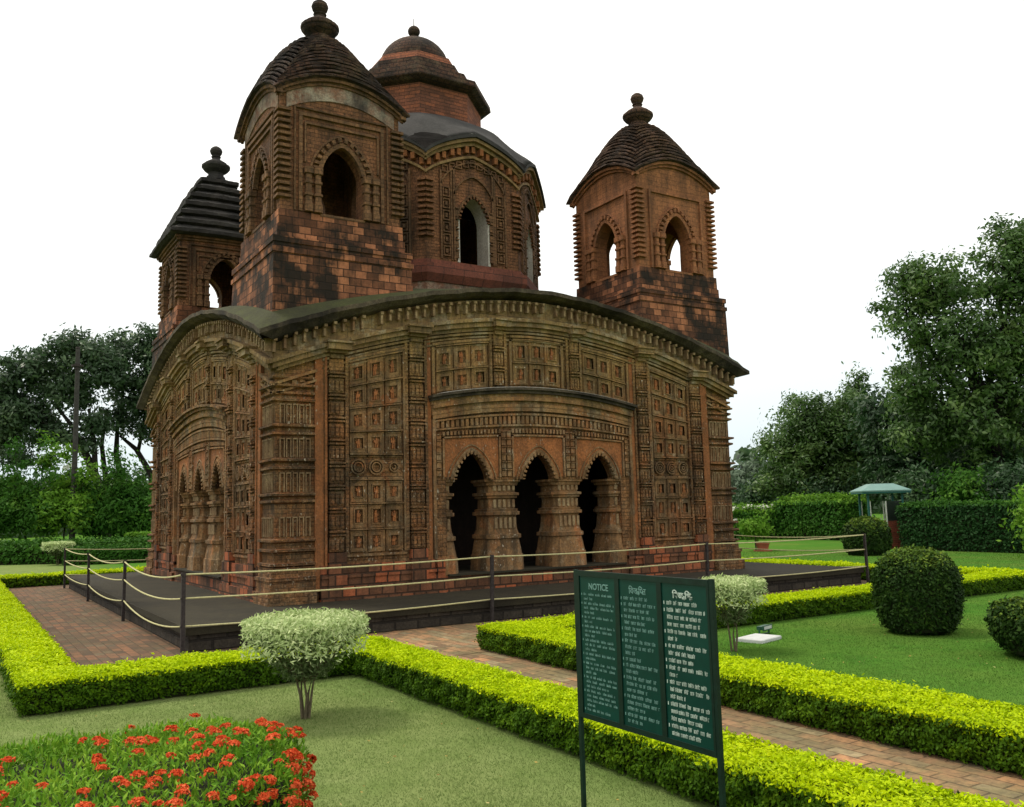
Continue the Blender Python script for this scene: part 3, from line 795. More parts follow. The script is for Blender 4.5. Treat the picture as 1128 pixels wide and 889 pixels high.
# frieze under the eave
mb = MB(); fz = lambda s: cv(s) - 6.0
NN = 44
mb.box(-5.22, 5.22, 0, 0.10, 5.24, 5.31, TF, NN, fz); mb.box(-5.30, 5.30, 0, 0.17, 5.31, 5.40, TF, NN, fz); mb.box(-5.36, 5.36, 0, 0.22, 5.40, 5.47, TF, NN, fz)
mb.box(-5.26, 5.26, 0, 0.08, 5.47, 5.845, TF, NN, fz)
for z, d, t in ((4.97, 0.035, 0.03), (5.04, 0.06, 0.035), (5.12, 0.045, 0.03), (5.18, 0.08, 0.04)): mb.box(-4.42, 4.42, 0, d, z, z + t, TF, NN, fz)
fr = mb.build("frieze_band", FRIEZE, temple); facade.append(fr)
mb = MB(); n = 62
for i in range(n):
    x = -5.28 + 10.56 * i / (n - 1); h = cv(x) - 6.0
    if RNG.random() < 0.06: continue
    e = RNG.uniform(0.0, 0.05); mb.box(x - 0.022, x + 0.020, 0.08, 0.17 + 0.05 * RNG.random(), 5.57 + e + h, 5.75 + h, TF); mb.box(x - 0.030, x + 0.028, 0.08, 0.24, 5.75 + h, 5.80 + h, TF)
mb.build("bracket_moulding", CREAM, fr)

left = [copy_tree(o, temple, -math.pi / 2) for o in facade if not o.name.startswith('zz')]
for o in left:
    for c in KIDS(o):
        if c.name.startswith('lime_capping'): bpy.data.objects.remove(c)
    if o.name.startswith('arched_cornice'): o.data = o.data.copy(); o.data.materials[0] = TC
for k in (1, 2): copy_tree(fr, temple, k * math.pi / 2)

# corner piers with wrapped ridges
RID = [(0.95, .10), (1.18, .10), (1.34, .10), (1.98, .08), (2.09, .10), (2.53, .08), (2.66, .10), (3.10, .08), (3.23, .10), (3.66, .08), (3.78, .07), (3.90, .10), (4.04, .07)]


def corner_pier(k):
    an = k * math.pi / 2; c, s_ = math.cos(an), math.sin(an)
    def rect(h, z, a=4.55, b=5.2):
        pts = [(-b - h, -b - h), (-a, -b - h), (-a, -a), (-b - h, -a)]
        return [(x * c - y * s_, x * s_ + y * c, z) for x, y in pts]
    prof = [(PH, .16), (0.52, .16), (0.53, .11), (0.70, .11), (0.71, .13), (0.76, .13), (0.77, .08), (0.92, .08), (0.93, .015)]
    for z, r in RID:
        prof += [(z - 0.03, .015), (z - 0.025, .02), (z, r), (z + 0.035, r), (z + 0.05, .02), (z + 0.052, .015)]
    prof += [(4.2, .015)]
    mb = MB(); mb.loft([rect(h, z) for z, h in prof])
    o = mb.build("corner_pier", TC, temple)
    mb = MB()
    T0 = side(k, A); T3 = side(k + 3, A)
    for T, sg in ((T0, -1), (T3, 1)):                       # niches between the ridges on both faces
        for z0, z1 in ((1.42, 1.92), (2.15, 2.48), (2.72, 3.05), (3.29, 3.60)):
            for i in range(5):
                sm = sg * (4.66 + 0.11 * i); zt = min(z1, z0 + 0.30)
                mb.box(sm - 0.042, sm - 0.028, 0.014, 0.045, z0, zt, T); mb.box(sm + 0.028, sm + 0.042, 0.014, 0.045, z0, zt, T)
                mb.box(sm - 0.042, sm + 0.042, 0.014, 0.05, zt, zt + 0.02, T)
    mb.build("niche_pattern", CREAM, o)
    mb = MB()
    for T, sg in ((T0, -1), (T3, 1)):                       # sloping cornice slabs over the pier
        f = lambda s, sg=sg: cv(s) - cv(4.9)
        z = cv(4.9) - 0.98
        mb.box(sg * 4.52, sg * 5.24, 0, 0.10, z, z + 0.05, T, 5, f); mb.box(sg * 4.52, sg * 5.22, 0, 0.07, z - 0.16, z - 0.12, T, 5, f)
        for i in range(4):
            sm = sg * (4.62 + 0.14 * i); mb.box(sm - 0.04, sm + 0.04, 0, 0.05, z - 0.10 + f(sm), z - 0.02 + f(sm), T)
    mb.build("pier_cornice", TC_FRAME, o)


for k in range(4): corner_pier(k)

# curved roof with its thick eave slab
def roofz(x, y):
    u, v = abs(x) / 5.6, abs(y) / 5.6; M, m_ = max(u, v), min(u, v)
    return 6.0 + 0.42 * (1 - M ** 2) - 1.25 * m_ ** 1.8 * M ** 4


n = 64; mb = MB()
xs = [-5.6 + 11.2 * i / n for i in range(n + 1)]
idx = {}
for i, x in enumerate(xs):
    for j, y in enumerate(xs):
        idx[i, j] = len(mb.v); mb.v.append((x, y, roofz(x, y)))
for i in range(n):
    for j in range(n):
        mb.f.append((idx[i, j], idx[i + 1, j], idx[i + 1, j + 1], idx[i, j + 1]))
roof = mb.build("curved_roof", MOSS, temple, smooth=True)
mb = MB()
for k in range(4):
    T = side(k, 5.6)
    for a, b in zip(xs[:-1], xs[1:]):
        ja = 0.008 * math.sin(a * 7 + k) + 0.006 * math.sin(a * 17 + 2 * k); jb = 0.008 * math.sin(b * 7 + k) + 0.006 * math.sin(b * 17 + 2 * k)
        if abs(a) > 5.55: ja = 0
        if abs(b) > 5.55: jb = 0
        za, zb = cv(a) + ja, cv(b) + jb
        i0, i1 = a * 5.35 / 5.6, b * 5.35 / 5.6; j0, j1 = a * 5.05 / 5.6, b * 5.05 / 5.6
        mb.quad(T(a, 0.0, za - 0.065), T(b, 0.0, zb - 0.065), T(b, 0.0, zb + 0.012), T(a, 0.0, za + 0.012))
        mb.quad(T(a, 0.0, za + 0.012), T(b, 0.0, zb + 0.012), T(i1, -0.25, zb + 0.035), T(i0, -0.25, za + 0.035))
        mb.quad(T(i0, -0.25, za + 0.035), T(i1, -0.25, zb + 0.035), T(i1, -0.25, zb - 0.02), T(i0, -0.25, za - 0.02))
        mb.quad(T(a, 0.0, za - 0.065), T(b, 0.0, zb - 0.065), T(i1, -0.13, zb - 0.11), T(i0, -0.13, za - 0.11))
        mb.quad(T(i0, -0.13, za - 0.11), T(i1, -0.13, zb - 0.11), T(j1, -0.55, zb - 0.15), T(j0, -0.55, za - 0.15))
mb.build("eave_slab", EAVE, roof)


# ---------- corner turrets
def turret(cx, cy, wall_m, roof_m, curved=0.42, tiers=9, plaster=False, frame_m=None, e0=9.12):
    bz = 4.6; H = 1.12; frame_m = frame_m or wall_m
    t0 = empty("corner_turret", (cx, cy, 0), parent=temple)
    # base block
    mb = MB()
    sq = lambda h, z: [(-h, -h, z), (h, -h, z), (h, h, z), (-h, h, z)]
    low = [(x, y, roofz(cx + x, cy + y) - 0.12) for x, y, _ in sq(1.30, 0)]
    mb.loft([low] + [sq(h, z) for z, h in ((5.98, 1.285), (6.18, 1.28), (6.185, 1.305), (6.27, 1.305), (6.275, 1.27), (6.36, 1.27), (6.365, 1.295), (6.47, 1.295),
                                   (6.475, 1.19), (6.70, 1.185), (6.705, 1.165), (6.98, 1.16))])
    mb.build("turret_base", TBLOCK, t0)
    # walls with one arch a side
    zs, za, hw, sill = 7.82, 8.32, 0.40, 7.0
    acv = arch_curve(hw, zs, za)
    mbw = MB(); crn = [MB() for _ in range(4)]; side_parts = []
    ft = e0 - 0.38
    ct = lambda s: e0 + curved - curved * (abs(s) / 1.26) ** 2
    for k in range(4):
        T = side(k, H); mbf, mbs, mbp = MB(), MB(), MB(); side_parts.append((mbf, mbs, mbp))
        bb = sorted(set([round(-H + 2 * H * i / 14, 4) for i in range(15)] + [round(hw * math.sin(math.pi / 2 * i / 8), 4) for i in range(-8, 9)]))
        wall_strip(mbw, T, bb, lambda s: (lambda x: acv(x)) if abs(s) < hw else None, lambda s: ct(s) - 0.12, 6.9, 0.32, sill)
        for s in (-hw, hw): jamb(mbw, T, s, sill, zs, 0.32)
        # frame, cusped rim, engaged colonnettes
        for a, b, c, e in ((-0.80, 0.80, ft, ft + 0.06), (-0.80, -0.74, 7.0, ft), (0.74, 0.80, 7.0, ft)) + (((-0.70, 0.70, ft - 0.14, ft - 0.10), (-0.70, -0.67, 7.9, ft - 0.14), (0.67, 0.70, 7.9, ft - 0.14), (-0.885, -0.86, 7.0, ft + 0.16), (0.86, 0.885, 7.0, ft + 0.16), (-0.86, 0.86, ft + 0.13, ft + 0.16)) if curved < 0.1 or plaster else ()):
            mbf.box(a, b, 0, 0.045, c, e, T)
        ring(mbf, T, 0, hw, zs, za, -0.035, 0.05, -0.05, 0.045, 22)
        ring(mbf, T, 0, hw, zs, za, 0.16, 0.20, 0, 0.035, 22)
        ring(mbs, T, 0, hw, zs, za, 0.06, 0.145, 0, 0.075, 27, 2)
        for sg in (-1, 1):
            for xx in (0.46, 0.63):
                prof = [(7.0, .075), (7.14, .075), (7.15, .06), (7.28, .055), (7.29, .075), (7.33, .075), (7.34, .05), (7.5, .05), (7.51, .07), (7.55, .07), (7.56, .05), (7.68, .05), (7.69, .08), (7.8, .08)]
                square_column(mbf, T, sg * xx, 0.03, prof, 0.3)
        mbf.box(-0.42, 0.42, -0.02, 0.05, 6.95, 7.0, T)
        # ridged corner stacks, half on each face
        z = 7.2
        while z < e0 - 0.28:
            for s0, s1, cc_ in ((-H - 0.07, -H + 0.17, k), (H - 0.17, H - 0.001, (k + 1) % 4)):
                crn[cc_].box(s0, s1, -0.01, 0.07, z, z + 0.05, T)
            z += 0.112
        # band under the eave
        f = lambda s: ct(s) - ct(0)
        z0 = ct(0)
        if plaster:
            mbp.box(-1.02, 1.02, 0, 0.02, z0 - 0.44, z0 - 0.16, T, 10, f)
        mbf.box(-1.2, 1.2, 0, 0.05, z0 - 0.16, z0 - 0.10, T, 10, f); mbf.box(-1.24, 1.24, 0, 0.10, z0 - 0.10, z0 - 0.04, T, 10, f)
    w = mbw.build("turret_wall", wall_m, t0); 
    for m_ in crn: m_.build("ridge_moulding", frame_m, t0)
    for mbf, mbs, mbp in side_parts:
        mbf.build("arch_frame", frame_m, t0); mbs.build("cusped_moulding", frame_m, t0)
        if plaster: mbp.build("plaster_band", PLASTER, t0)
    # tiered roof: rings that follow the curved eave and round off towards the top
    rings = []
    M = 14
    def ringat(r, z, k_, c_, rough=0.006):
        pts = []
        for k in range(4):
            an = k * math.pi / 2; ca, sa = math.cos(an), math.sin(an)
            for i in range(M):
                s = -1 + 2 * i / M
                x, y = s * r, -r
                l = math.hypot(x, y); rr = r * 1.12
                j = 1 + RNG.normal(0, 0.005); x, y = (x * (1 - k_) + x / l * rr * k_) * j, (y * (1 - k_) + y / l * rr * k_) * j
                zz = z + c_ * (1 - s * s) + RNG.normal(0, rough)
                pts.append((x * ca - y * sa, x * sa + y * ca, zz))
        return pts
    zb = e0 - 0.03; PW = 0.74 if curved > 0.1 else 0.80
    for i in range(tiers):
        t = i / tiers; t2 = (i + 1) / tiers
        RB = 1.02 if curved > 0.1 else 1.12; r = 0.24 + RB * (1 - t) ** PW; r2 = 0.24 + RB * (1 - t2) ** PW
        ZH = 10.79 - zb; z = zb + ZH * t; z2 = zb + ZH * t2
        kk = min(0.9, t * (1.25 if curved > 0.1 else 0.2)); cc = curved * (1 - t) ** 0.95
        kk2 = min(0.9, t2 * (1.25 if curved > 0.1 else 0.2)); cc2 = curved * (1 - t2) ** 0.95
        h = z2 - z
        rings += [ringat(r - 0.065, z - 0.01, kk, cc), ringat(r + 0.03, z + h * 0.08, kk, cc), ringat(r + 0.03, z + h * 0.40, kk, cc),
                  ringat(r2 + 0.01 + (r - r2) * 0.3, z + h * 0.62, kk, cc), ringat(r2 - 0.075, z2 - 0.015, kk2, cc2)]
    mb = MB(); mb.loft(rings)
    rf = mb.build("turret_roof", roof_m, t0)
    prof = [(0.26, 10.74), (0.24, 10.84), (0.20, 10.88), (0.20, 10.94), (0.31, 11.02), (0.37, 11.10), (0.37, 11.15), (0.31, 11.17), (0.29, 11.22), (0.20, 11.28), (0.12, 11.33), (0.10, 11.38),
            (0.13, 11.41), (0.10, 11.44), (0.145, 11.50), (0.165, 11.57), (0.14, 11.64), (0.08, 11.69), (0.0, 11.73)]
    mb = MB(); mb.lathe(prof, seg=18); mb.build("finial", roof_m, t0, smooth=False)
    return t0


Q = 4.0
turret(-Q, -Q, TW_BROWN, ROOF_BROWN, 0.45, 13, True, TW_TAN)
turret(Q, -Q, TW_ORANGE, ROOF_ORANGE, 0.45, 13, False, TW_ORANGE)
turret(-Q, Q, TW_BROWN, ROOF_BLACK, 0.04, 7, False, TW_TAN, 8.80)
turret(Q, Q, TW_ORANGE, ROOF_BLACK, 0.45, 10, False, TW_ORANGE)

# ---------- central tower: octagon, curved cornice, cement roof, brick drum and dome
ct_ = empty("central_tower", (0, 0, 0), parent=temple)
oc = math.cos(math.pi / 8)


def oct_ring(r, z, ph=math.pi / 8):
    return [(r * math.cos(ph + k * math.pi / 4), r * math.sin(ph + k * math.pi / 4), z) for k in range(8)]


def oside(k, r):
    an = k * math.pi / 4; c, s_ = math.cos(an), math.sin(an); a = r * oc
    def T(s, d, z):
        x, y = s, -(a + d); return (x * c - y * s_, x * s_ + y * c, z)
    return T


mb = MB(); mb.loft([oct_ring(3.16, 5.3), oct_ring(3.16, 6.84)]); mb.build("tower_base", PLASTER, ct_)
mb = MB(); mb.loft([oct_ring(3.2, 6.70), oct_ring(3.32, 6.86), oct_ring(3.32, 7.08), oct_ring(3.16, 7.12), oct_ring(3.16, 7.2)]); mb.build("base_ledge", stone("ledge_red", (0.30, 0.095, 0.06), (0.22, 0.07, 0.045), (0.05, 0.03, 0.025), 0.6, brick=(0.5, 0.5, 0.01), bump=0.3), ct_)
RW = 3.1; HWF = RW * math.sin(math.pi / 8)
mbw, mbe, mbm, mbd = MB(), MB(), MB(), MB(); crn8 = [MB() for _ in range(8)]; face_parts = []
hw, zs, za, sill = 0.36, 8.2, 8.74, 7.22
acv = arch_curve(hw, zs, za, 2.0, 0.55)
REV = 3.36; HE = REV * math.sin(math.pi / 8)
E0 = 9.57
co = lambda s: E0 + 0.60 * (1 - min(1, abs(s) / HE) ** 2.0) * (1 - 0.12 * math.sin(min(1, abs(s) / HE) * math.pi))
for k in range(8):
    T = oside(k, RW); mbf, mbs, mbr = MB(), MB(), MB(); face_parts.append((mbf, mbs, mbr))
    bb = sorted(set([round(-HWF + 2 * HWF * i / 16, 4) for i in range(17)] + [round(hw * math.sin(math.pi / 2 * i / 8), 4) for i in range(-8, 9)]))
    wall_strip(mbw, T, bb, lambda s: (lambda x: acv(x)) if abs(s) < hw else None, lambda s: co(s) - 0.15, 7.1, 0.45, sill)
    # whitewashed reveal
    pts = [(-hw, sill)] + [(round(hw * math.sin(math.pi / 2 * i / 8), 4), acv(hw * math.sin(math.pi / 2 * i / 8))) for i in range(-8, 9)] + [(hw, sill)]
    for (a, za_), (b, zb_) in zip(pts[:-1], pts[1:]):
        mbr.quad(T(a, 0.01, za_), T(b, 0.01, zb_), T(b * 0.97, -0.45, zb_ - 0.012), T(a * 0.97, -0.45, za_ - 0.012))
    for s in (-hw - 0.03, hw + 0.03): mbr.box(s - 0.028, s + 0.028, 0, 0.02, sill, zs, T)
    ring(mbf, T, 0, hw, zs, za, 0.05, 0.10, 0, 0.06, 26)
    ring(mbs, T, 0, hw, zs, za, -0.01, 0.06, 0, 0.07, 29, 2)
    # nested moulded frames and tiled strips either side of the window
    for off, d in ((0.50, 0.05), (0.56, 0.03), (0.83, 0.05)):
        for sg in (-1, 1): mbf.box(sg * off - 0.022, sg * off + 0.022, 0, d, 7.25, co(off) - 0.62, T)
    ring(mbf, T, 0, 0.48, 8.75, 9.22, 0.0, 0.04, 0, 0.05, 20); ring(mbf, T, 0, 0.80, 8.95, 9.55, 0.0, 0.04, 0, 0.05, 20)
    for sg in (-1, 1):
        for i in range(6):
            z0 = 7.32 + i * 0.27; s0 = sg * 0.695
            for a, b, c, e in ((-.09, .09, 0, .025), (-.09, .09, .205, .23), (-.09, -.065, .025, .205), (.065, .09, .025, .205), (-.03, .03, .07, .16)):
                mbf.box(s0 + a, s0 + b, 0, 0.045, z0 + c, z0 + e, T)
        for i in range(5):
            z0 = 7.3 + i * 0.24; mbf.box(sg * 0.44 - 0.035, sg * 0.44 + 0.035, 0, 0.05, z0, z0 + 0.15, T); mbf.box(sg * 0.44 - 0.04, sg * 0.44 + 0.04, 0, 0.07, z0 + 0.17, z0 + 0.2, T)
    for i in range(9):
        s0 = -0.72 + 0.18 * i; zz = co(s0) - 0.70
        for a, b, c, e in ((-.07, .07, 0, .022), (-.07, .07, .14, .162), (-.07, -.048, .022, .14), (.048, .07, .022, .14)):
            mbf.box(s0 + a, s0 + b, 0, 0.045, zz + c, zz + e, T)
    # ridged stacks at the angles
    z = 7.72
    while z < 9.05:
        for s0, s1, cc_ in ((-HWF - 0.02, -HWF + 0.17, k), (HWF - 0.17, HWF + 0.02, (k + 1) % 8)): crn8[cc_].box(s0, s1, -0.02, 0.075, z, z + 0.055, T)
        z += 0.125
    # cornice: dentils, two cream mouldings, slab
    f = lambda s: co(s) - E0
    TE = oside(k, REV); off = (REV - RW) * oc
    for i in range(13):
        s0 = -HWF + 0.06 + (2 * HWF - 0.12) * i / 12; zz = f(s0)
        mbd.box(s0 - 0.045, s0 + 0.045, 0, 0.08 + 0.05 * (i % 2), E0 - 0.38 + zz, E0 - 0.23 + zz, T)
    mbm.box(-HWF - 0.03, HWF + 0.03, 0, 0.07, E0 - 0.50, E0 - 0.44, T, 14, lambda s: f(s) if abs(s) > 0.5 * HWF or k % 2 else f(s)); 
    for a, d, z0, z1 in ((0.10, 0.11, E0 - 0.22, E0 - 0.14), (0.18, 0.19, E0 - 0.137, E0 - 0.06)):
        w = (RW * oc + d) * math.tan(math.pi / 8); mbm.box(-w, w, 0, d, z0, z1, T, 16, f)
    mbe.box(-HE, HE, -off, 0.0, E0 - 0.055, E0 + 0.02, TE, 18, f)
mbw.build("tower_wall", TW_BROWN, ct_); mbd.build("dentil_moulding", TC_RED, ct_)

for m_ in crn8: m_.build("ridge_moulding", TW_BROWN, ct_)
for mbf, mbs, mbr in face_parts:
    mbf.build("window_frame", TW_TAN, ct_); mbs.build("cusped_moulding", TW_BROWN, ct_); mbr.build("window_reveal", WHITEWASH, ct_)
mbm.build("cream_moulding", MOULD, ct_); mbe.build("tower_eave", CEMENT, ct_)
# cement roof from the wavy eave up to the drum
nr = 14; rings = []
for j in range(nr + 1):
    t = j / nr; pts = []
    for k in range(8):
        T = oside(k, REV)
        for i in range(12):
            s = -HE + 2 * HE * i / 12
            ex, ey, _ = T(s, 0, 0); an = math.atan2(ey, ex)
            ix, iy = 1.6 * math.cos(an), 1.6 * math.sin(an)
            e = co(s) + 0.02
            x = ex + (ix - ex) * t; y = ey + (iy - ey) * t
            w_ = sstep(0.0, 0.5, t); em = 9.93; pts.append((x, y, e * (1 - w_) + em * w_ + (11.2 - em) * (0.45 * t + 0.55 * math.sin(t * math.pi / 2))))
    rings.append(pts)
mb = MB(); mb.loft(rings); mb.build("cement_roof", CEMENT, ct_, smooth=True)
mb = MB(); mb.loft([oct_ring(1.70, 10.6), oct_ring(1.70, 12.02)]); mb.build("drum", DRUM, ct_)
mb = MB(); mb.loft([oct_ring(1.70, 11.93), oct_ring(1.84, 11.97), oct_ring(1.95, 12.03), oct_ring(1.97, 12.05), oct_ring(1.95, 12.19), oct_ring(1.72, 12.28), oct_ring(1.66, 12.29), oct_ring(1.62, 12.48), oct_ring(1.40, 12.55), oct_ring(1.36, 12.56), oct_ring(1.32, 12.80)])
mb.build("drum_eave", ROOF_BROWN, ct_)
mb = MB(); mb.loft([oct_ring(1.30, 12.80), oct_ring(1.20, 12.86), oct_ring(1.14, 13.04), oct_ring(1.0, 13.08), oct_ring(0.93, 13.12)]); mb.build("dome_collar", DRUM, ct_)
prof = [(0.90, 13.0)] + [(0.90 * math.cos(a), 13.08 + 0.82 * math.sin(a)) for a in [math.pi / 2 * i / 12 for i in range(12)]] + [(0.06, 13.91)]
mb = MB(); mb.lathe(prof, seg=32); mb.build("dome", ROOF_BROWN, ct_, smooth=True)
prof = [(0.16, 13.86), (0.12, 13.93), (0.08, 14.0)] + [(0.16 * math.cos(a), 14.15 + 0.145 * math.sin(a)) for a in [-1.2 + 2.7 * i / 9 for i in range(10)]] + [(0.012, 14.29), (0.01, 14.5)]
mb = MB(); mb.lathe(prof, seg=18); mb.build("finial", ROOF_BROWN, ct_, smooth=True)

# ================================================================== rope fence round the platform
fence = empty("rope_fence"); tag(fence, "rope fence of thin dark iron posts and three pale ropes round the temple platform", "fence")
FH, FP = 1.06, 7.05
corners = [(-FP, -FP), (FP, -FP), (FP, FP), (-FP, FP)]
pp = []
for i in range(4):
    a, b = corners[i], corners[(i + 1) % 4]
    for k in range(3):
        pp.append((a[0] + (b[0] - a[0]) * k / 3, a[1] + (b[1] - a[1]) * k / 3))
post0 = None
for i, (x, y) in enumerate(pp):
    if post0 is None:
        mb = MB()
        for a, b, c, e in ((-.024, .024, -.024, -.018), (-.024, -.018, -.018, .024)):
            mb.box(a, b, c, e, -0.05, FH)
        mb.box(-.018, .026, -.018, .026, -0.05, FH - 0.01)
        for z in (0.36, 0.72, 1.03): mb.tube([(-0.034, -0.034, z - 0.012), (-0.034, -0.034, z + 0.012)], 0.012, 6)
        post0 = mb.build("post", POSTM, fence); post0.location = (x, y, 0)
    else:
        o = post0.copy(); COL.objects.link(o); o.location = (x, y, 0)
    if i: o.rotation_euler = (RNG.normal(0, 0.012), RNG.normal(0, 0.012), 0)
for i in range(12):
    a, b = pp[i], pp[(i + 1) % 12]
    sag = 0.03 if i < 3 else 0.085
    if i in (9, 10, 11): sag = (0.05, 0.09, 0.13)[i - 9]
    for z, sg in ((1.03, 1.0), (0.72, 0.9), (0.36, 1.1)):
        pts = []
        for k in range(13):
            t = k / 12; pts.append((a[0] + (b[0] - a[0]) * t, a[1] + (b[1] - a[1]) * t, z - sag * sg * 4 * t * (1 - t)))
        mb = MB(); mb.tube(pts, 0.0125, 6); mb.build("rope", ROPEM, fence, smooth=True)

# ================================================================== plants
def pt(u, v, d):
    p = CAM_POS + (RIGHT * ((u - 564) / 979.2) + UP * ((444.5 - v) / 979.2) + FWD) * d
    return np.array((p.x, p.y, p.z))


def wob(P, s, a):
    return a * (np.sin(P[:, 0] * s * 1.7 + 1.3 * P[:, 1] * s) + np.sin(P[:, 1] * s * 2.3 - P[:, 0] * s * 0.9 + 2.0) + 0.6 * np.sin(P[:, 0] * 5.1 * s + 0.3) * np.sin(P[:, 1] * 4.3 * s)) / 2.6


def hedge(label, x0, x1, y0, y1, h, dens, size, top=None, sidem=None, group=None, rz=0, at_=None, name="hedge", top_band=0.05, cat="hedge", ragged=0.017):
    """Clipped hedge: twiggy core, leafy top and leafy sides."""
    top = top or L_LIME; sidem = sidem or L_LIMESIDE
    cx, cy = (x0 + x1) / 2, (y0 + y1) / 2; hx, hy = (x1 - x0) / 2, (y1 - y0) / 2
    root = empty(name, (cx, cy, 0), rz); tag(root, label, cat, group)
    i = min(0.06, hx * 0.3, hy * 0.3)
    mb = MB(); r = []
    for z, o in ((-0.02, i * 1.6), (h * 0.4, i), (h - 0.07, i * 0.8), (h - 0.045, i * 1.8)):
        r.append([(-hx + o, -hy + o, z), (hx - o, -hy + o, z), (hx - o, hy - o, z), (-hx + o, hy - o, z)])
    mb.loft(r); mb.build("core", COREM, root)
    n = int(4 * hx * hy * dens)
    P = np.column_stack([RNG.uniform(-hx, hx, n), RNG.uniform(-hy, hy, n), np.zeros(n)])
    ex = np.minimum(hx - abs(P[:, 0]), hy - abs(P[:, 1]))
    P[:, 2] = h - 0.03 * np.exp(-ex / 0.04) + wob(P + (cx, cy, 0), 2.2, 0.018) + wob(P + (cx, cy, 0), 11.0, 0.014) + wob(P + (cx, cy, 0), 0.7, 0.018) + RNG.normal(0, ragged, n) - RNG.random(n) ** 3 * 0.04 + (RNG.random(n) < 0.012) * RNG.uniform(0.0, 0.05, n)
    # side top band
    per = 2 * (2 * hx + 2 * hy)
    def sides(n, za, zb, skew):
        t = RNG.uniform(0, per, n); Pn = np.zeros((n, 3)); Nn = np.zeros((n, 3))
        a, b, c = 2 * hx, 2 * hx + 2 * hy, 4 * hx + 2 * hy
        m = t < a; Pn[m] = np.column_stack([t[m] - hx, np.full(m.sum(), -hy), np.zeros(m.sum())]); Nn[m] = (0, -1, 0)
        m = (t >= a) & (t < b); Pn[m] = np.column_stack([np.full(m.sum(), hx), t[m] - a - hy, np.zeros(m.sum())]); Nn[m] = (1, 0, 0)
        m = (t >= b) & (t < c); Pn[m] = np.column_stack([t[m] - b - hx, np.full(m.sum(), hy), np.zeros(m.sum())]); Nn[m] = (0, 1, 0)
        m = t >= c; Pn[m] = np.column_stack([np.full(m.sum(), -hx), t[m] - c - hy, np.zeros(m.sum())]); Nn[m] = (-1, 0, 0)
        z = za + (zb - za) * RNG.random(n) ** skew
        Pn[:, 2] = z
        off = wob(Pn + (cx, cy, 0) + Pn[:, 2:] * 2, 3.0, 0.02) + wob(Pn + (cx, cy, 0) + Pn[:, 2:] * 1.3, 11.0, 0.028) + RNG.normal(0, ragged, n) - RNG.random(n) ** 2 * 0.05 - 0.05 * np.clip(1 - z / (0.35 * h), 0, 1)
        return Pn + Nn * off[:, None], Nn
    nb = int(per * top_band * dens * 0.8)
    Pb, Nb = sides(nb, h - top_band, h, 1.0)
    PT = np.vstack([P, Pb]); NT = np.vstack([np.tile((0, 0, 1.0), (n, 1)), Nb + (0, 0, 0.6)])
    V, F = leaf_quads(PT, norm(NT), size, 0.5, 0.55)
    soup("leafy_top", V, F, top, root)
    ns = int(per * h * dens * 0.8)
    Ps, Ns = sides(ns, 0.015, h - top_band * 0.4, 0.85)
    V, F = leaf_quads(Ps, norm(Ns + (0, 0, 0.5)), size, 0.5, 0.5)
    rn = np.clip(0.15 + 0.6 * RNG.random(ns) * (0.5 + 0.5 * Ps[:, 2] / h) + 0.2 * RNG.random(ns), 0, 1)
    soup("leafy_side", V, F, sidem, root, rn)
    return root


HG = "clipped golden hedges edging the brick walk"
H = 0.31
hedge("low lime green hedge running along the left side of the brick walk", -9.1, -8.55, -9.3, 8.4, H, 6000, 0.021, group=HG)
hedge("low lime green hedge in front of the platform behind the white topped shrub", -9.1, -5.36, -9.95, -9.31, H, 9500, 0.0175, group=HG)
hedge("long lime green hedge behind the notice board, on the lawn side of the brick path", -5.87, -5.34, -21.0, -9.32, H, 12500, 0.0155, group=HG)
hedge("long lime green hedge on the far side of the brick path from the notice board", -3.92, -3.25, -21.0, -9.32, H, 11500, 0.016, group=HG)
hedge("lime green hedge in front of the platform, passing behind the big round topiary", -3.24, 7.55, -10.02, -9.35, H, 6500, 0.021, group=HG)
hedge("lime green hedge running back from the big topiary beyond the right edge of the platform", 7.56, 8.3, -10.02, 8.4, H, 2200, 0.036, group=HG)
hedge("lime green hedge behind the platform, crossing behind the temple", -9.1, 8.3, 8.42, 9.2, H, 1800, 0.038, group=HG)


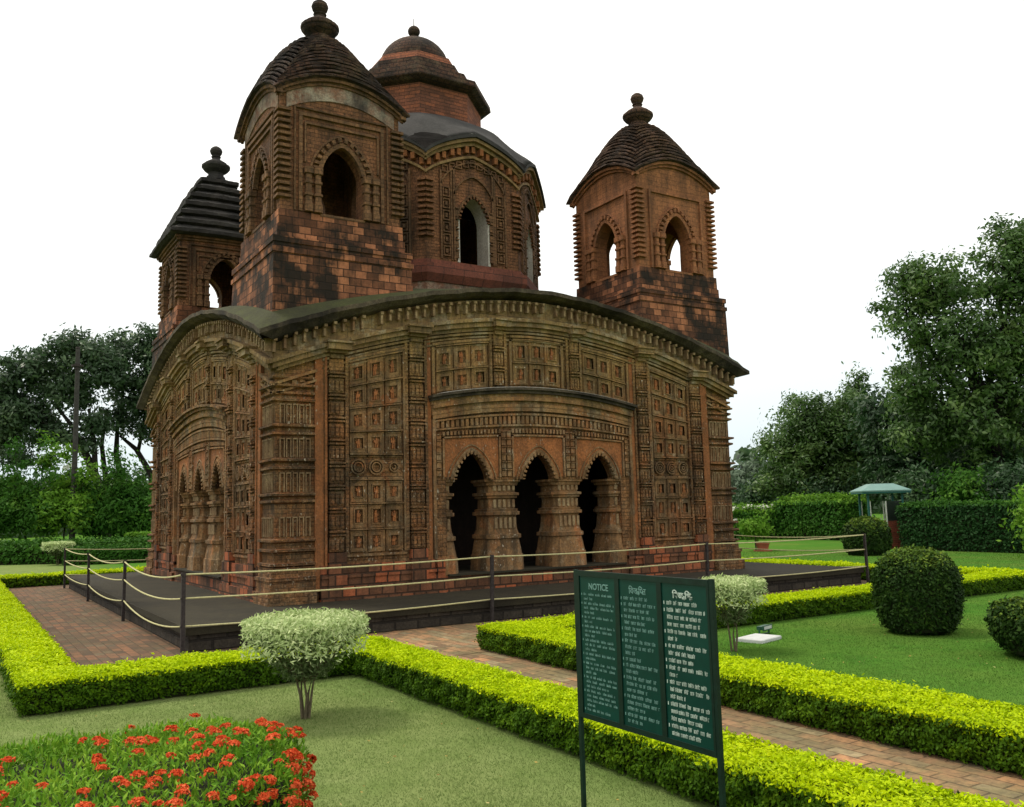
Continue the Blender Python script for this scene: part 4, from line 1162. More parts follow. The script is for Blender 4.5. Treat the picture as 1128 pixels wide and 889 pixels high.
def solid_bush(name, label, x, y, prof, dens, size, leaf, leaf_top=None, zt=None, group=None, cat="bush", ragged=0.02, seg=28, el=1.0):
    """Clipped bush of revolution: prof = (radius, z)."""
    root = empty(name, (x, y, 0)); tag(root, label, cat, group)
    mb = MB(); mb.lathe([(max(0.0, r - 0.05), z if z < 0.06 else z - 0.05) for r, z in prof], seg=seg); o = mb.build("core", COREM, root); o.scale = (1, el, 1)
    pr = np.array(prof); seg_l = np.hypot(np.diff(pr[:, 0]), np.diff(pr[:, 1])); rm = (pr[1:, 0] + pr[:-1, 0]) / 2
    ar = seg_l * rm * 2 * np.pi; n = int(ar.sum() * dens)
    k = RNG.choice(len(ar), n, p=ar / ar.sum()); t = RNG.random(n); an = RNG.uniform(0, 2 * np.pi, n)
    r = pr[k, 0] * (1 - t) + pr[k + 1, 0] * t; z = pr[k, 1] * (1 - t) + pr[k + 1, 1] * t
    dr = pr[k + 1, 0] - pr[k, 0]; dz = pr[k + 1, 1] - pr[k, 1]; l = np.hypot(dr, dz) + 1e-9
    Nn = np.column_stack([np.cos(an) * dz / l, np.sin(an) * dz / l, -dr / l])
    P = np.column_stack([r * np.cos(an), r * np.sin(an) * el, z])
    off = wob(P * 1.0 + (x, y, 0), 4.0, 0.02) + RNG.normal(0, ragged, n) - RNG.random(n) ** 2 * 0.06
    P = P + Nn * off[:, None]; P[:, 2] = np.maximum(P[:, 2], 0.01)
    V, F = leaf_quads(P, norm(Nn + (0, 0, 0.4)), size, 0.5, 0.55)
    if leaf_top is None:
        soup("foliage", V, F, leaf, root)
    else:
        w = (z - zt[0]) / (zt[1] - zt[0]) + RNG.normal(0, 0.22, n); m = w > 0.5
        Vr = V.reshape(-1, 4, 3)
        for nm, sel, mt in (("lit_top_foliage", m, leaf_top), ("foliage", ~m, leaf)):  # upper leaves get the painted-lit colour, lower ones the plain one
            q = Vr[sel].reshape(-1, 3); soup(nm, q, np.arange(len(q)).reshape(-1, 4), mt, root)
    return root


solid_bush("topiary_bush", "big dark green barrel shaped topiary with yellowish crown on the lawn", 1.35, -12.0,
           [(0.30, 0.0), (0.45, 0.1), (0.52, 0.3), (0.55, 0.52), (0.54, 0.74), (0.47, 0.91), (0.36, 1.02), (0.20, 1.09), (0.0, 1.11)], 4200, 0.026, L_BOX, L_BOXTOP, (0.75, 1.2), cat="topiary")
solid_bush("topiary_bush", "small round topiary bush in front of the green roofed kiosk", 15.6, -0.8,
           [(0.52, 0.0), (0.68, 0.2), (0.73, 0.5), (0.70, 0.8), (0.55, 1.05), (0.32, 1.18), (0.0, 1.22)], 1300, 0.045, L_BOX, L_BOXTOP, (0.7, 1.3), cat="topiary")
solid_bush("rounded_bush", "dark flat topped bush cut off by the right edge of the photo", 0.82, -14.20,
           [(0.45, 0.0), (0.68, 0.1), (0.78, 0.26), (0.79, 0.42), (0.74, 0.54), (0.5, 0.61), (0.0, 0.64)], 4500, 0.026, L_BOX, L_BOXTOP, (0.40, 0.75))


def standard_shrub(label, x, y, h, rx, zc, th, ntr, dens, size, group=None):
    """Small variegated shrub clipped flat on a bare stem."""
    root = empty("flat_topped_shrub", (x, y, 0)); tag(root, label, "shrub", group)
    mb = MB()
    for k in range(ntr):
        a = 2 * math.pi * k / ntr + 0.4; o = 0.028
        mb.tube([(o * math.cos(a), o * math.sin(a), -0.03), (o * 1.8 * math.cos(a + .4), o * 1.8 * math.sin(a + .4), h * 0.22), (rx * 0.16 * math.cos(a), rx * 0.16 * math.sin(a), h * 0.42),
                 (rx * 0.42 * math.cos(a), rx * 0.42 * math.sin(a), h * 0.66)], [0.013, 0.011, 0.009, 0.005], 7)
        for j in range(3):
            b = a + (j - 1) * 0.9
            mb.tube([(rx * 0.12 * math.cos(a), rx * 0.12 * math.sin(a), h * 0.36), (rx * 0.4 * math.cos(b), rx * 0.4 * math.sin(b), h * 0.56), (rx * 0.75 * math.cos(b), rx * 0.75 * math.sin(b), h * 0.78)], [0.009, 0.007, 0.004], 6)
    mb.build("stem", BARKL, root)
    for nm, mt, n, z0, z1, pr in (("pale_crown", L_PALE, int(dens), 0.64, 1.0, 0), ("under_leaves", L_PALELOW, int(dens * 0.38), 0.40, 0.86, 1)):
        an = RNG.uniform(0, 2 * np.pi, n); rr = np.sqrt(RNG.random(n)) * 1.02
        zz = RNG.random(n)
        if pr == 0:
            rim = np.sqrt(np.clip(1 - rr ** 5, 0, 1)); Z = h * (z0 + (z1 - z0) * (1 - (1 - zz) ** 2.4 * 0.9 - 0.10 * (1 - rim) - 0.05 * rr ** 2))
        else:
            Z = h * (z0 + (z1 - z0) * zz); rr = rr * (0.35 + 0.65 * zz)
        P = np.column_stack([rx * rr * np.cos(an), rx * rr * np.sin(an), Z]); P += RNG.normal(0, 0.012, P.shape)
        P[:, 2] += wob(P + (x, y, 0), 9.0, 0.02)
        Nn = np.column_stack([np.cos(an) * rr, np.sin(an) * rr, np.full(n, 0.8)])
        V, F = leaf_quads(P, norm(Nn), size, 0.28, 0.6)
        soup(nm, V, F, mt, root)
    return root


GS = "flat topped pale shrubs on bare stems"
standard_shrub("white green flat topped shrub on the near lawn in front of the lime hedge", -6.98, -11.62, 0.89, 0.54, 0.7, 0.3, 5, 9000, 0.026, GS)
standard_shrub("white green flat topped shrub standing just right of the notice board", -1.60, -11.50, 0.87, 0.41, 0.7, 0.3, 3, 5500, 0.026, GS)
standard_shrub("pale flat topped shrub far back on the lawn left of the temple", -5.9, 21.3, 0.92, 0.60, 0.7, 0.4, 3, 2200, 0.06, GS)

# ------------------------------------------------------------------ ixora bush with red flower heads
ix = empty("flowering_bush", (-9.5, -15.0, 0)); tag(ix, "bright green bush full of red orange flower heads in the near left corner", "flower bush")
IXP = np.array([(-11.2, -13.62), (-8.5, -13.55), (-8.15, -13.68), (-7.97, -13.98), (-7.93, -14.35), (-8.17, -14.9), (-8.72, -15.3), (-9.25, -15.9), (-9.8, -16.5), (-11.2, -16.7)]) - (-9.5, -15.0)
hh = 0.58
def poly_dist(P):
    """Signed distance inside the footprint (positive inside)."""
    d = np.full(len(P), 9.0); ins = np.zeros(len(P), bool)
    for (x0, y0), (x1, y1) in zip(IXP, np.roll(IXP, -1, 0)):
        e = np.array((x1 - x0, y1 - y0)); w = P - (x0, y0); t = np.clip((w @ e) / (e @ e), 0, 1)
        d = np.minimum(d, np.linalg.norm(w - t[:, None] * e, axis=1))
        c = ((y0 > P[:, 1]) != (y1 > P[:, 1])) & (P[:, 0] < (x1 - x0) * (P[:, 1] - y0) / (y1 - y0 + 1e-12) + x0); ins ^= c
    return np.where(ins, d, -d)
cen_ = IXP.mean(0); mb = MB()
mb.loft([[(*(cen_ + (q - cen_) * s), z) for q in IXP] for z, s in ((-0.02, 0.88), (0.2, 0.95), (hh - 0.17, 0.94), (hh - 0.11, 0.86))]); mb.build("core", COREM, ix)
def ix_surface(n, bias=0.6):
    nt_ = int(n * bias * 1.3); q = np.column_stack([RNG.uniform(-1.7, 1.6, nt_), RNG.uniform(-1.7, 1.5, nt_)]); d = poly_dist(q); q, d = q[d > 0], d[d > 0]
    P = np.column_stack([q, hh - 0.13 * np.exp(-d / 0.09)]); Nn = np.tile((0, 0, 1.0), (len(q), 1)); P[:, 2] += wob(P + (3, 1, 0), 3.2, 0.04)
    m = n - len(P); E = np.roll(IXP, -1, 0) - IXP; L = np.linalg.norm(E, axis=1); k = RNG.choice(len(L), m, p=L / L.sum()); t = RNG.random(m)
    b = IXP[k] + E[k] * t[:, None]; nn = np.column_stack([-E[k, 1], E[k, 0], np.zeros(m)]) / L[k][:, None]
    Q = np.column_stack([b, RNG.uniform(0.03, hh * 0.93, m)]); Q = Q - nn * (0.10 * (Q[:, 2:] / hh) ** 4) + nn * wob(Q * 1.0 + (1, 2, 0), 5.0, 0.04)[:, None]
    return np.vstack([P, Q]), np.vstack([Nn, nn])
P, Nn = ix_surface(52000)
P += RNG.normal(0, 0.014, P.shape) - Nn * (RNG.random(len(P)) ** 2 * 0.07)[:, None]
V, F = leaf_quads(P, norm(Nn + RNG.normal(0, 0.8, Nn.shape)), 0.022, 0.30, 0.35, along=Nn * 1.2 + (0, 0, 0.7))
soup("foliage", V, F, L_IXORA, ix)


REST = []
def flower_head(loc, nrm, r, mat, nm="flower_head", rest=False):
    n = int(110 * (r / 0.05) ** 2)
    d = norm(RNG.normal(0, 1, (n, 3)) + np.array(nrm) * 1.4)
    P = np.array(loc) + d * r * np.array((1, 1, 0.72)) * RNG.uniform(0.75, 1.05, (n, 1))
    V, F = leaf_quads(P, d, 0.0095, 0.62, 0.45)
    V2, F2 = leaf_quads(P + d * 0.002, d, 0.0095, 0.62, 0.45)
    if rest: REST.append(np.vstack([V, V2])); return
    soup(nm, np.vstack([V, V2]), np.vstack([F, F2 + len(V)]), mat, ix)


cand, cn = ix_surface(6000, 0.5)
wx, wy = cand[:, 0] - 9.5, cand[:, 1] - 15.0
edge = poly_dist(cand[:, :2]); topm = cn[:, 2] > 0.5
den = np.where(topm, 0.02, 0.0)
den = np.maximum(den, np.where(topm & (wx > -9.6) & (wy < -14.0), np.exp(-(edge / 0.55) ** 2), 0))
den = np.maximum(den, np.where(topm & (wy > -14.0), 0.16, 0))
den = np.maximum(den, np.where(~topm & (wx > -9.6) & (wy < -13.9) & (cand[:, 2] > 0.12), 1.0, 0))
order = RNG.permutation(len(cand)); chosen = []
for i in order:
    if len(chosen) >= 215: break
    if wx[i] < -10.4 or RNG.random() > den[i] * 0.6: continue
    if any(np.linalg.norm(cand[i] - cand[j]) < 0.058 for j in chosen): continue
    chosen.append(i); flower_head(cand[i] + cn[i] * 0.012, cn[i] + np.array((0, 0, 0.6)), RNG.uniform(0.027, 0.048), PETAL, rest=len(chosen) > 95)
q_ = np.vstack(REST); o = soup('small_flower_heads', q_, np.arange(len(q_)).reshape(-1, 4), PETAL, ix); o['kind'] = 'stuff'
for x, y in ((-0.35, 0.2), (-0.15, 0.35), (0.02, 0.12)):
    flower_head((x, y, hh + 0.03), (0, 0, 1), 0.022, PETALY, "yellow_flower")


# ------------------------------------------------------------------ trees
def limb(mb, p0, p1, r0, r1, seg=8, n=6, wav=0.10):
    p0 = np.array(p0, float); p1 = np.array(p1, float); L = np.linalg.norm(p1 - p0)
    pts, rr = [], []
    for i in range(n + 1):
        t = i / n; q = p0 + (p1 - p0) * t
        if 0 < i < n: q = q + RNG.normal(0, wav * L / n, 3)
        pts.append(q); rr.append(r0 + (r1 - r0) * t)
    mb.tube(pts, rr, seg); return pts


def tree(name, label, base, blobs, leaf, lsize, ncl, nleaf, crad, trunk_r, bark, group=None, fork=0.45, cat="tree", squash=0.65, limbs=True, upright=0.25, shell=0.45, asp=0.42, trunk_pts=None):
    """blobs: (centre xyz, radii xyz); leaf sprays gather round twigs spread through the blobs."""
    base = np.array((base[0], base[1], 0.0)); root = empty(name, base); tag(root, label, cat, group)
    B = [(np.array(c) - base, np.array(r)) for c, r in blobs]
    cen = np.mean([c for c, r in B], axis=0); lo = min(c[2] - r[2] for c, r in B)
    mb = MB(); top = np.array((cen[0] * 0.45, cen[1] * 0.45, max(0.4, lo + (cen[2] - lo) * fork)))
    stem = limb(mb, (0, 0, -0.1), top, trunk_r, trunk_r * 0.62, 10, 6, 0.05) if trunk_pts is None else None
    if trunk_pts is not None:
        for chain in trunk_pts:
            ch = [np.array(p) - base for p, r in chain]; mb.tube(ch, [r for p, r in chain], 9)
        top = None
    P_all, N_all, R_all = [], [], []
    vols = np.array([np.prod(r) for c, r in B]) ** 0.8; share = vols / vols.sum()
    for (c, r), sh in zip(B, share):
        k = max(3, int(ncl * sh))
        d = norm(RNG.normal(0, 1, (k, 3))); rad = RNG.random(k) ** shell
        Cc = c + d * rad[:, None] * r
        Cc = Cc[Cc[:, 2] > 0.15]
        if limbs and top is not None:
            hub = c - np.array((0, 0, r[2] * 0.3)); limb(mb, top, hub, trunk_r * 0.5, trunk_r * 0.2, 7, 5, 0.16)
            for q in Cc[RNG.permutation(len(Cc))[:max(3, len(Cc) // 4)]]:
                limb(mb, hub, q, trunk_r * 0.17, trunk_r * 0.04, 5, 3, 0.18)
        elif limbs:
            for q in Cc[RNG.permutation(len(Cc))[:max(3, len(Cc) // 6)]]:
                limb(mb, c, q, trunk_r * 0.17, trunk_r * 0.04, 5, 3, 0.18)
        for q in Cc:
            m = max(4, int(nleaf * RNG.uniform(0.5, 1.4))); s = crad * RNG.uniform(0.6, 1.3)
            off = np.clip(RNG.normal(0, 1, (m, 3)), -1.7, 1.7) * np.array((s, s, s * squash))
            R_all.append(np.clip(0.55 * RNG.random() + 0.45 * RNG.random(m), 0, 1)); P_all.append(q + off); N_all.append(norm(off / s + norm((q - c)[None]) * 0.7 + np.array((0, 0, 0.8))))
    mb.build("trunk", bark, root, smooth=True)
    P = np.vstack(P_all); Nn = np.vstack(N_all); ok = P[:, 2] > 0.05; P, Nn = P[ok], Nn[ok]; Rr = np.concatenate(R_all)[ok]
    V, F = leaf_quads(P, Nn, lsize, asp, 0.6)
    soup("crown", V, F, leaf, root, Rr)
    return root


def blobs(d, lst, dd=0.8):
    """(u, v, ru, rv[, extra depth]) in photo pixels at distance d -> real centres and radii."""
    out = []
    for b in lst:
        e = b[4] if len(b) > 4 else 0.0
        D = d + e; c = pt(b[0], b[1], D); rx = b[2] * D / 979.2; rz = b[3] * D / 979.2
        out.append((c, (rx, max(rx, rz) * dd if rx > rz * 0.5 else rx, rz)))
    return out


# right: the tall tree in front, darker trees behind
GR = "trees standing behind the right hedge"
tree("broadleaf_tree", "tallest tree at the right edge, its wide leafy crown cut off by the frame", at(1095, 40),
     blobs(40, [(1035, 318, 56, 36), (1000, 345, 38, 40), (1010, 300, 34, 18), (1125, 262, 40, 26), (1110, 300, 46, 50), (1060, 385, 66, 46), (1120, 390, 60, 60), (1010, 425, 48, 38), (1085, 465, 80, 50), (1175, 330, 70, 90), (1190, 450, 70, 80), (1020, 480, 50, 36)]),
     L_TREE2, 0.125, 1150, 62, 0.34, 0.34, BARKD, GR)
tree("broadleaf_tree", "dense dark tree filling the gap under the tallest tree behind the dark hedge", at(1010, 45),
     blobs(45, [(985, 470, 50, 46), (1045, 520, 60, 40), (990, 530, 50, 36), (1110, 525, 70, 42, -4), (1080, 480, 60, 44), (1160, 500, 50, 60)]),
     L_TREE, 0.15, 700, 62, 0.45, 0.3, BARKD, GR)
tree("broadleaf_tree", "broad mid green tree to the left of the kiosk, nearest the temple corner", at(890, 50),
     blobs(50, [(893, 468, 40, 40), (868, 500, 30, 42), (925, 475, 36, 46), (900, 520, 56, 40), (852, 538, 30, 22), (935, 530, 50, 36), (962, 500, 34, 50)]),
     L_TREE2, 0.125, 850, 60, 0.36, 0.26, BARKD, GR)
tree("conifer_tree", "slim pointed tree rising above the crowns between the two tall tree groups", at(944, 54),
     blobs(54, [(945, 412, 6, 14), (944, 432, 14, 14), (945, 452, 22, 16), (945, 474, 26, 18), (945, 500, 28, 20)]),
     L_TREE2, 0.12, 240, 60, 0.30, 0.2, BARKD, GR)
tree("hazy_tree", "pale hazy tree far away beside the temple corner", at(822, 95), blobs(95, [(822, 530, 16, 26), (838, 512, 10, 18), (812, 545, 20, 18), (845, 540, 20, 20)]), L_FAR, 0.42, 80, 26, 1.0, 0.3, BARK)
for i, (u, d, v, ru, rv, lb) in enumerate(((1010, 37, 540, 26, 22, "low dark shrub close behind the kiosk end of the dark hedge"), (1062, 36, 538, 34, 22, "leafy shrub showing pale new shoots above the middle of the dark hedge"),
                                      (1115, 35, 540, 34, 26, "tall dark shrub above the dark hedge at the right edge"), (905, 48, 548, 40, 20, "low dark shrub in the shade behind the bright leafy hedge"), (840, 50, 552, 26, 18, "small dark shrub near the temple corner behind the white flowering bush"))):
    tree("shrub", lb, at(u, d), blobs(d, [(u, v, ru, rv), (u - ru * 0.5, v + 14, ru * 0.7, rv), (u + ru * 0.5, v + 12, ru * 0.7, rv)]), (L_TREE, L_BUSH, L_TREE, L_TREE, L_TREE)[i], 0.10, 100, 60, 0.4, 0.06, BARKD, "shrubs behind the right hedge", cat="shrub")

# left: spreading tree crowns on bare trunks
def P3(u, v, d): return pt(u, v, d)
D = 55
GL = "trees left of the temple"
b0 = at(122, D)
tree("broadleaf_tree", "spreading tree left of the temple with a dark leaning trunk by the utility pole", b0,
     blobs(D, [(40, 408, 34, 26), (88, 388, 34, 22), (28, 452, 36, 24), (78, 432, 28, 20), (116, 408, 22, 20), (62, 478, 30, 14), (102, 466, 20, 14), (2, 476, 26, 20), (-6, 428, 26, 26), (22, 502, 22, 12), (95, 492, 14, 9)]), L_TREE3, 0.16, 470, 56, 0.36, 0.3, BARKD, GL,
     trunk_pts=[[((b0[0], b0[1], -0.1), .32), (P3(118, 560, D), .30), (P3(105, 525, D), .27), (P3(92, 495, D), .22), (P3(80, 470, D), .14), (P3(60, 445, D), .06)],
                [(P3(105, 525, D), .2), (P3(104, 490, D), .15), (P3(98, 450, D), .08)], [(P3(94, 500, D), .16), (P3(70, 475, D), .12), (P3(40, 462, D), .07), (P3(10, 455, D), .04)]])
b1 = at(150, D + 3)
tree("broadleaf_tree", "tree with several slender trunks close to the left temple corner", b1,
     blobs(D + 3, [(135, 400, 32, 34), (168, 385, 26, 34), (150, 440, 34, 26), (190, 420, 40, 46), (130, 465, 24, 16), (215, 470, 40, 40), (165, 465, 24, 20)]), L_TREE3, 0.16, 430, 56, 0.36, 0.26, BARKD, GL,
     trunk_pts=[[((b1[0], b1[1], -0.1), .24), (P3(138, 545, D + 3), .22), (P3(128, 500, D + 3), .18), (P3(130, 460, D + 3), .10), (P3(138, 420, D + 3), .05)],
                [((b1[0] - .5, b1[1], -0.1), .2), (P3(118, 540, D + 3), .18), (P3(112, 490, D + 3), .14), (P3(118, 450, D + 3), .07)],
                [((b1[0] + 1, b1[1], -0.1), .24), (P3(168, 525, D + 3), .22), (P3(150, 495, D + 3), .16), (P3(132, 480, D + 3), .08)], [(P3(152, 498, D + 3), .13), (P3(158, 470, D + 3), .1), (P3(162, 430, D + 3), .06)]])
tree("broadleaf_tree", "dark tree crown cut by the left edge of the photo", at(-40, D + 2),
     blobs(D + 2, [(-20, 440, 30, 40), (-60, 430, 50, 60), (-10, 475, 26, 24)]), L_TREE, 0.15, 260, 60, 0.42, 0.3, BARKD, GL)
BD = 46
for i, (u, ru, top, lf, lb) in enumerate(((-10, 34, 528, L_BUSH, "bushy green shrub at the left photo edge below the trees"), (32, 32, 533, L_BUSH, "green shrub with tall pale shoots, second from the left photo edge"),
                                          (75, 28, 528, L_BUSHL, "bright green shrub with shoots at the foot of the utility pole"), (112, 28, 536, L_BUSH, "round green shrub between the utility pole and the slender trunks"),
                                          (150, 30, 533, L_BUSH, "green shrub touching the left edge of the temple"), (195, 34, 533, L_BUSH, "green shrub mostly hidden behind the left temple wall"))):
    bl = [(u, top + 22, ru, 22), (u - ru * .5, top + 36, ru * .7, 20, -1), (u + ru * .5, top + 36, ru * .7, 20, -1)]
    for k in range(5):
        du = RNG.uniform(-ru, ru); hgt = RNG.uniform(22, 56) if i in (0, 1, 2, 3) else RNG.uniform(10, 30)
        bl.append((u + du, top + 8 - hgt * 0.5, 3.8, hgt * 0.75, RNG.uniform(-1, 1)))
    tree("shrub", lb, at(u, BD), blobs(BD, bl), lf, 0.12, 260, 46, 0.26, 0.05, BARKD, "shrubs below the left trees", cat="shrub", squash=0.8)


def run_hedge(label, u0, d0, u1, d1, w, h, dens, size, top, sidem, name="hedge", group=None, ragged=0.03, cat="hedge", band=0.2):
    a = np.array(at(u0, d0)); b = np.array(at(u1, d1)); L = np.linalg.norm(b - a); c = (a + b) / 2
    an = math.atan2(b[1] - a[1], b[0] - a[0])
    o = hedge(label, c[0] - L / 2, c[0] + L / 2, c[1] - w / 2, c[1] + w / 2, h, dens, size, top, sidem, group, rz=an, name=name, ragged=ragged, cat=cat, top_band=band)
    if cat == 'ground cover': o['kind'] = 'stuff'
    return o


run_hedge("broad band of dark green ground cover across the far left lawn", -40, 39.3, 175, 38.5, 2.2, 0.78, 420, 0.09, L_GROUNDC, L_GROUNDC, "groundcover_bed", None, 0.10, "ground cover")
run_hedge("lower light green strip in front of the dark ground cover at far left", 78, 36.5, 178, 37.5, 0.9, 0.62, 600, 0.07, L_BUSH, L_GROUNDC, "groundcover_strip", None, 0.05, "ground cover")
run_hedge("clipped bright green block hedge beside the left temple edge", 147, 41.5, 188, 41.5, 1.2, 1.12, 900, 0.06, L_BUSHL, L_BUSH, "block_hedge", None, 0.03)
DK = run_hedge("long dark clipped hedge to the right of the kiosk", 992, 32.2, 1330, 24.0, 1.2, 1.55, 900, 0.06, L_BUSH, L_HEDGED, "dark_hedge", None, 0.06, band=0.08)
run_hedge("bright leafy hedge to the left of the kiosk", 862, 44.5, 934, 40.5, 1.4, 1.85, 700, 0.08, L_BUSHL, L_BUSH, "leafy_hedge", None, 0.12)
wb = run_hedge("pale bush with white flowers beside the right temple corner", 800, 45, 864, 45, 1.8, 1.45, 500, 0.09, L_BUSHL, L_BUSH, "flowering_hedge", None, 0.12)
n = 260
Pf = np.column_stack([RNG.uniform(-1.6, 1.6, n), RNG.uniform(-0.9, 0.3, n), np.full(n, 1.5)]); Pf[:, 2] += RNG.normal(0, 0.08, n) - 0.5 * (Pf[:, 1] < -0.8)
V, F = leaf_quads(Pf, np.tile((0, -0.5, 0.8), (n, 1)), 0.085, 0.8, 0.5); soup("white_blossom", V, F, PETALW, wb)
tree("shrub", "light green shrub cut by the right photo edge in front of the dark hedge", at(1142, 25), blobs(25, [(1140, 575, 20, 24), (1150, 600, 20, 20), (1135, 555, 10, 16)]), L_BUSHL, 0.09, 60, 34, 0.25, 0.04, BARKD, cat="shrub")
# wood far beyond the garden, closing the horizon
V_, F_, off = [], [], 0
for i in range(320):
    an = YAW + R(-58 + 116 * i / 319); d = RNG.uniform(115, 150); h = RNG.uniform(5, 10)
    c = np.array((CAM_POS.x + math.sin(an) * d, CAM_POS.y + math.cos(an) * d, 0))
    q = norm(RNG.normal(0, 1, (70, 3))); q[:, 2] = abs(q[:, 2]); Pp = c + q * np.array((3.5, 3.5, h)) * RNG.uniform(0.75, 1.0, (70, 1))
    v, f = leaf_quads(Pp, q, 1.0, 0.6, 0.5); V_.append(v); F_.append(f + off); off += len(v)
tag(soup("woods", np.vstack(V_), np.vstack(F_), L_TREE3), kind="stuff")

# ------------------------------------------------------------------ utility pole
px_, py_ = at(84, 46); ph = pt(84, 383, 46)[2]
pole = empty("utility_pole", (px_, py_, 0)); tag(pole, "tall weathered utility pole standing in front of the left trees", "pole")
mb = MB(); mb.tube([(0, 0, -0.2), (0.02, 0, ph * 0.5), (0.0, 0.0, ph)], [0.15, 0.13, 0.105], 12); mb.build("shaft", WOODPOLE, pole)
mb = MB(); mb.box(-0.26, 0.26, -0.2, 0.2, ph - 0.95, ph - 0.85); mb.tube([(0, 0, ph - 1.1), (0, 0, ph - 0.8)], 0.14, 12); mb.build("collar", POSTM, pole)
mb = MB(); mb.lathe([(0.11, ph), (0.12, ph + 0.03), (0.1, ph + 0.10), (0.0, ph + 0.12)], seg=12); mb.build("cap", POSTM, pole)

# ------------------------------------------------------------------ kiosk
kx, ky = at(962, 33.2)
ki = empty("guard_kiosk", (kx, ky, 0), -YAW - 0.12); ki.scale = (0.76, 0.76, 0.98); tag(ki, "small kiosk with pale green hipped roof and brick lower walls beside the dark hedge", "kiosk")
w, e = 0.78, 2.10
mb = MB(); mb.loft([[(-a, -b, z), (a, -b, z), (a, b, z), (-a, b, z)] for z, a, b in ((e, 1.12, 1.12), (e + 0.05, 1.13, 1.13), (e + 0.30, 0.50, 0.50), (e + 0.305, 0.1, 0.1))]); kr = mb.build("roof", KROOF, ki)
mb = MB(); mb.box(-1.10, 1.10, -1.10, 1.10, e - 0.06, e - 0.001); mb.build("fascia", KGREEN, kr)
for sx in (-1, 1):
    for sy in (-1, 1):
        mb = MB(); mb.box(sx * w - 0.045, sx * w + 0.045, sy * w - 0.045, sy * w + 0.045, 0, e - 0.06); mb.build("corner_post", KGREEN, ki)
for nm, x0, x1, y0, y1 in (("side", w - 0.06, w + 0.02, -w + 0.05, w - 0.05), ("side", -w - 0.02, -w + 0.06, -w + 0.05, w - 0.05), ("front", 0.05, w - 0.05, -w - 0.02, -w + 0.06), ("back", -w + .05, w - .05, w - .06, w + .02)):
    mb = MB(); mb.box(x0, x1, y0, y1, 0, 1.02); mb.build("brick_dado", KBRICK, ki)
for x0, x1, y in ((-w + 0.06, -w + 0.10, -w), (-0.02, 0.04, -w), (-w + 0.06, -w + 0.10, w), (0.3, 0.35, w)):
    mb = MB(); mb.box(x0, x1, y - 0.03, y + 0.03, 0.0 if y < 0 else 1.02, e - 0.35); mb.build("window_frame", KWHITE, ki)
mb = MB(); mb.box(0.06, w - 0.05, -w + 0.01, -w + 0.02, 1.02, 1.75); mb.build("window_pane", KGLASS, ki)
mb = MB(); mb.box(-0.3, 0.5, 0.1, 0.5, 0.7, 0.76); mb.box(-0.28, -0.22, 0.12, 0.48, 0, 0.7); mb.box(0.42, 0.48, 0.12, 0.48, 0, 0.7); mb.build("desk", BARK, ki)

# ------------------------------------------------------------------ flowerpot near the temple corner
fx, fy = at(831, 33.5)
fp = empty("flowerpot", (fx, fy, 0)); fp.scale = (0.62, 0.62, 0.7); tag(fp, "clay red flowerpot on the far lawn beside the right temple corner", "flowerpot")
mb = MB(); mb.lathe([(0.26, 0.0), (0.30, 0.04), (0.38, 0.34), (0.42, 0.36), (0.42, 0.42), (0.36, 0.42), (0.34, 0.38), (0.0, 0.36)], seg=20); mb.build("pot", TERRA, fp)
mb = MB(); mb.lathe([(0.55, -0.02), (0.55, 0.05), (0.3, 0.06), (0.0, 0.06)], seg=20); mb.build("saucer", TERRA, fp)
o = tree("potted_plant", "light green leafy plant growing over the clay flowerpot", (fx - 0.25, fy + 0.1), [((fx - 0.25, fy + 0.1, 0.85), (0.55, 0.5, 0.42))], L_BUSHL, 0.07, 40, 40, 0.16, 0.03, BARK, cat="plant")

# ------------------------------------------------------------------ garden floodlight on its slab
sl = empty("concrete_slab", (-0.72, -11.08, 0), 0.25); tag(sl, "pale concrete slab lying in the grass between shrub and topiary", "slab")
mb = MB(); mb.loft([[(-a, -b, z), (a, -b, z), (a, b, z), (-a, b, z)] for z, a, b in ((-0.02, 0.26, 0.19), (0.035, 0.26, 0.19), (0.045, 0.25, 0.18))]); mb.build("slab_block", CONC, sl)
fl = empty("floodlight", (-0.25, -10.75, 0), 0.3); fl.scale = (0.75, 0.75, 0.75); tag(fl, "small green floodlight on the lawn behind the pale slab", "floodlight")
mb = MB(); mb.box(-0.17, 0.17, -0.06, 0.06, 0.09, 0.15); mb.box(-0.19, 0.19, -0.075, -0.058, 0.075, 0.165); mb.build("lamp_housing", LAMPG, fl)
mb = MB(); mb.box(-0.15, 0.15, -0.079, -0.0755, 0.095, 0.15); mb.build("lamp_glass", CONC, fl)
mb = MB(); mb.box(-0.20, -0.185, -0.015, 0.015, 0.0, 0.12); mb.box(0.185, 0.20, -0.015, 0.015, 0.0, 0.12); mb.box(-0.185, 0.185, -0.015, 0.015, 0.0, 0.015); mb.build("bracket", LAMPG, fl)

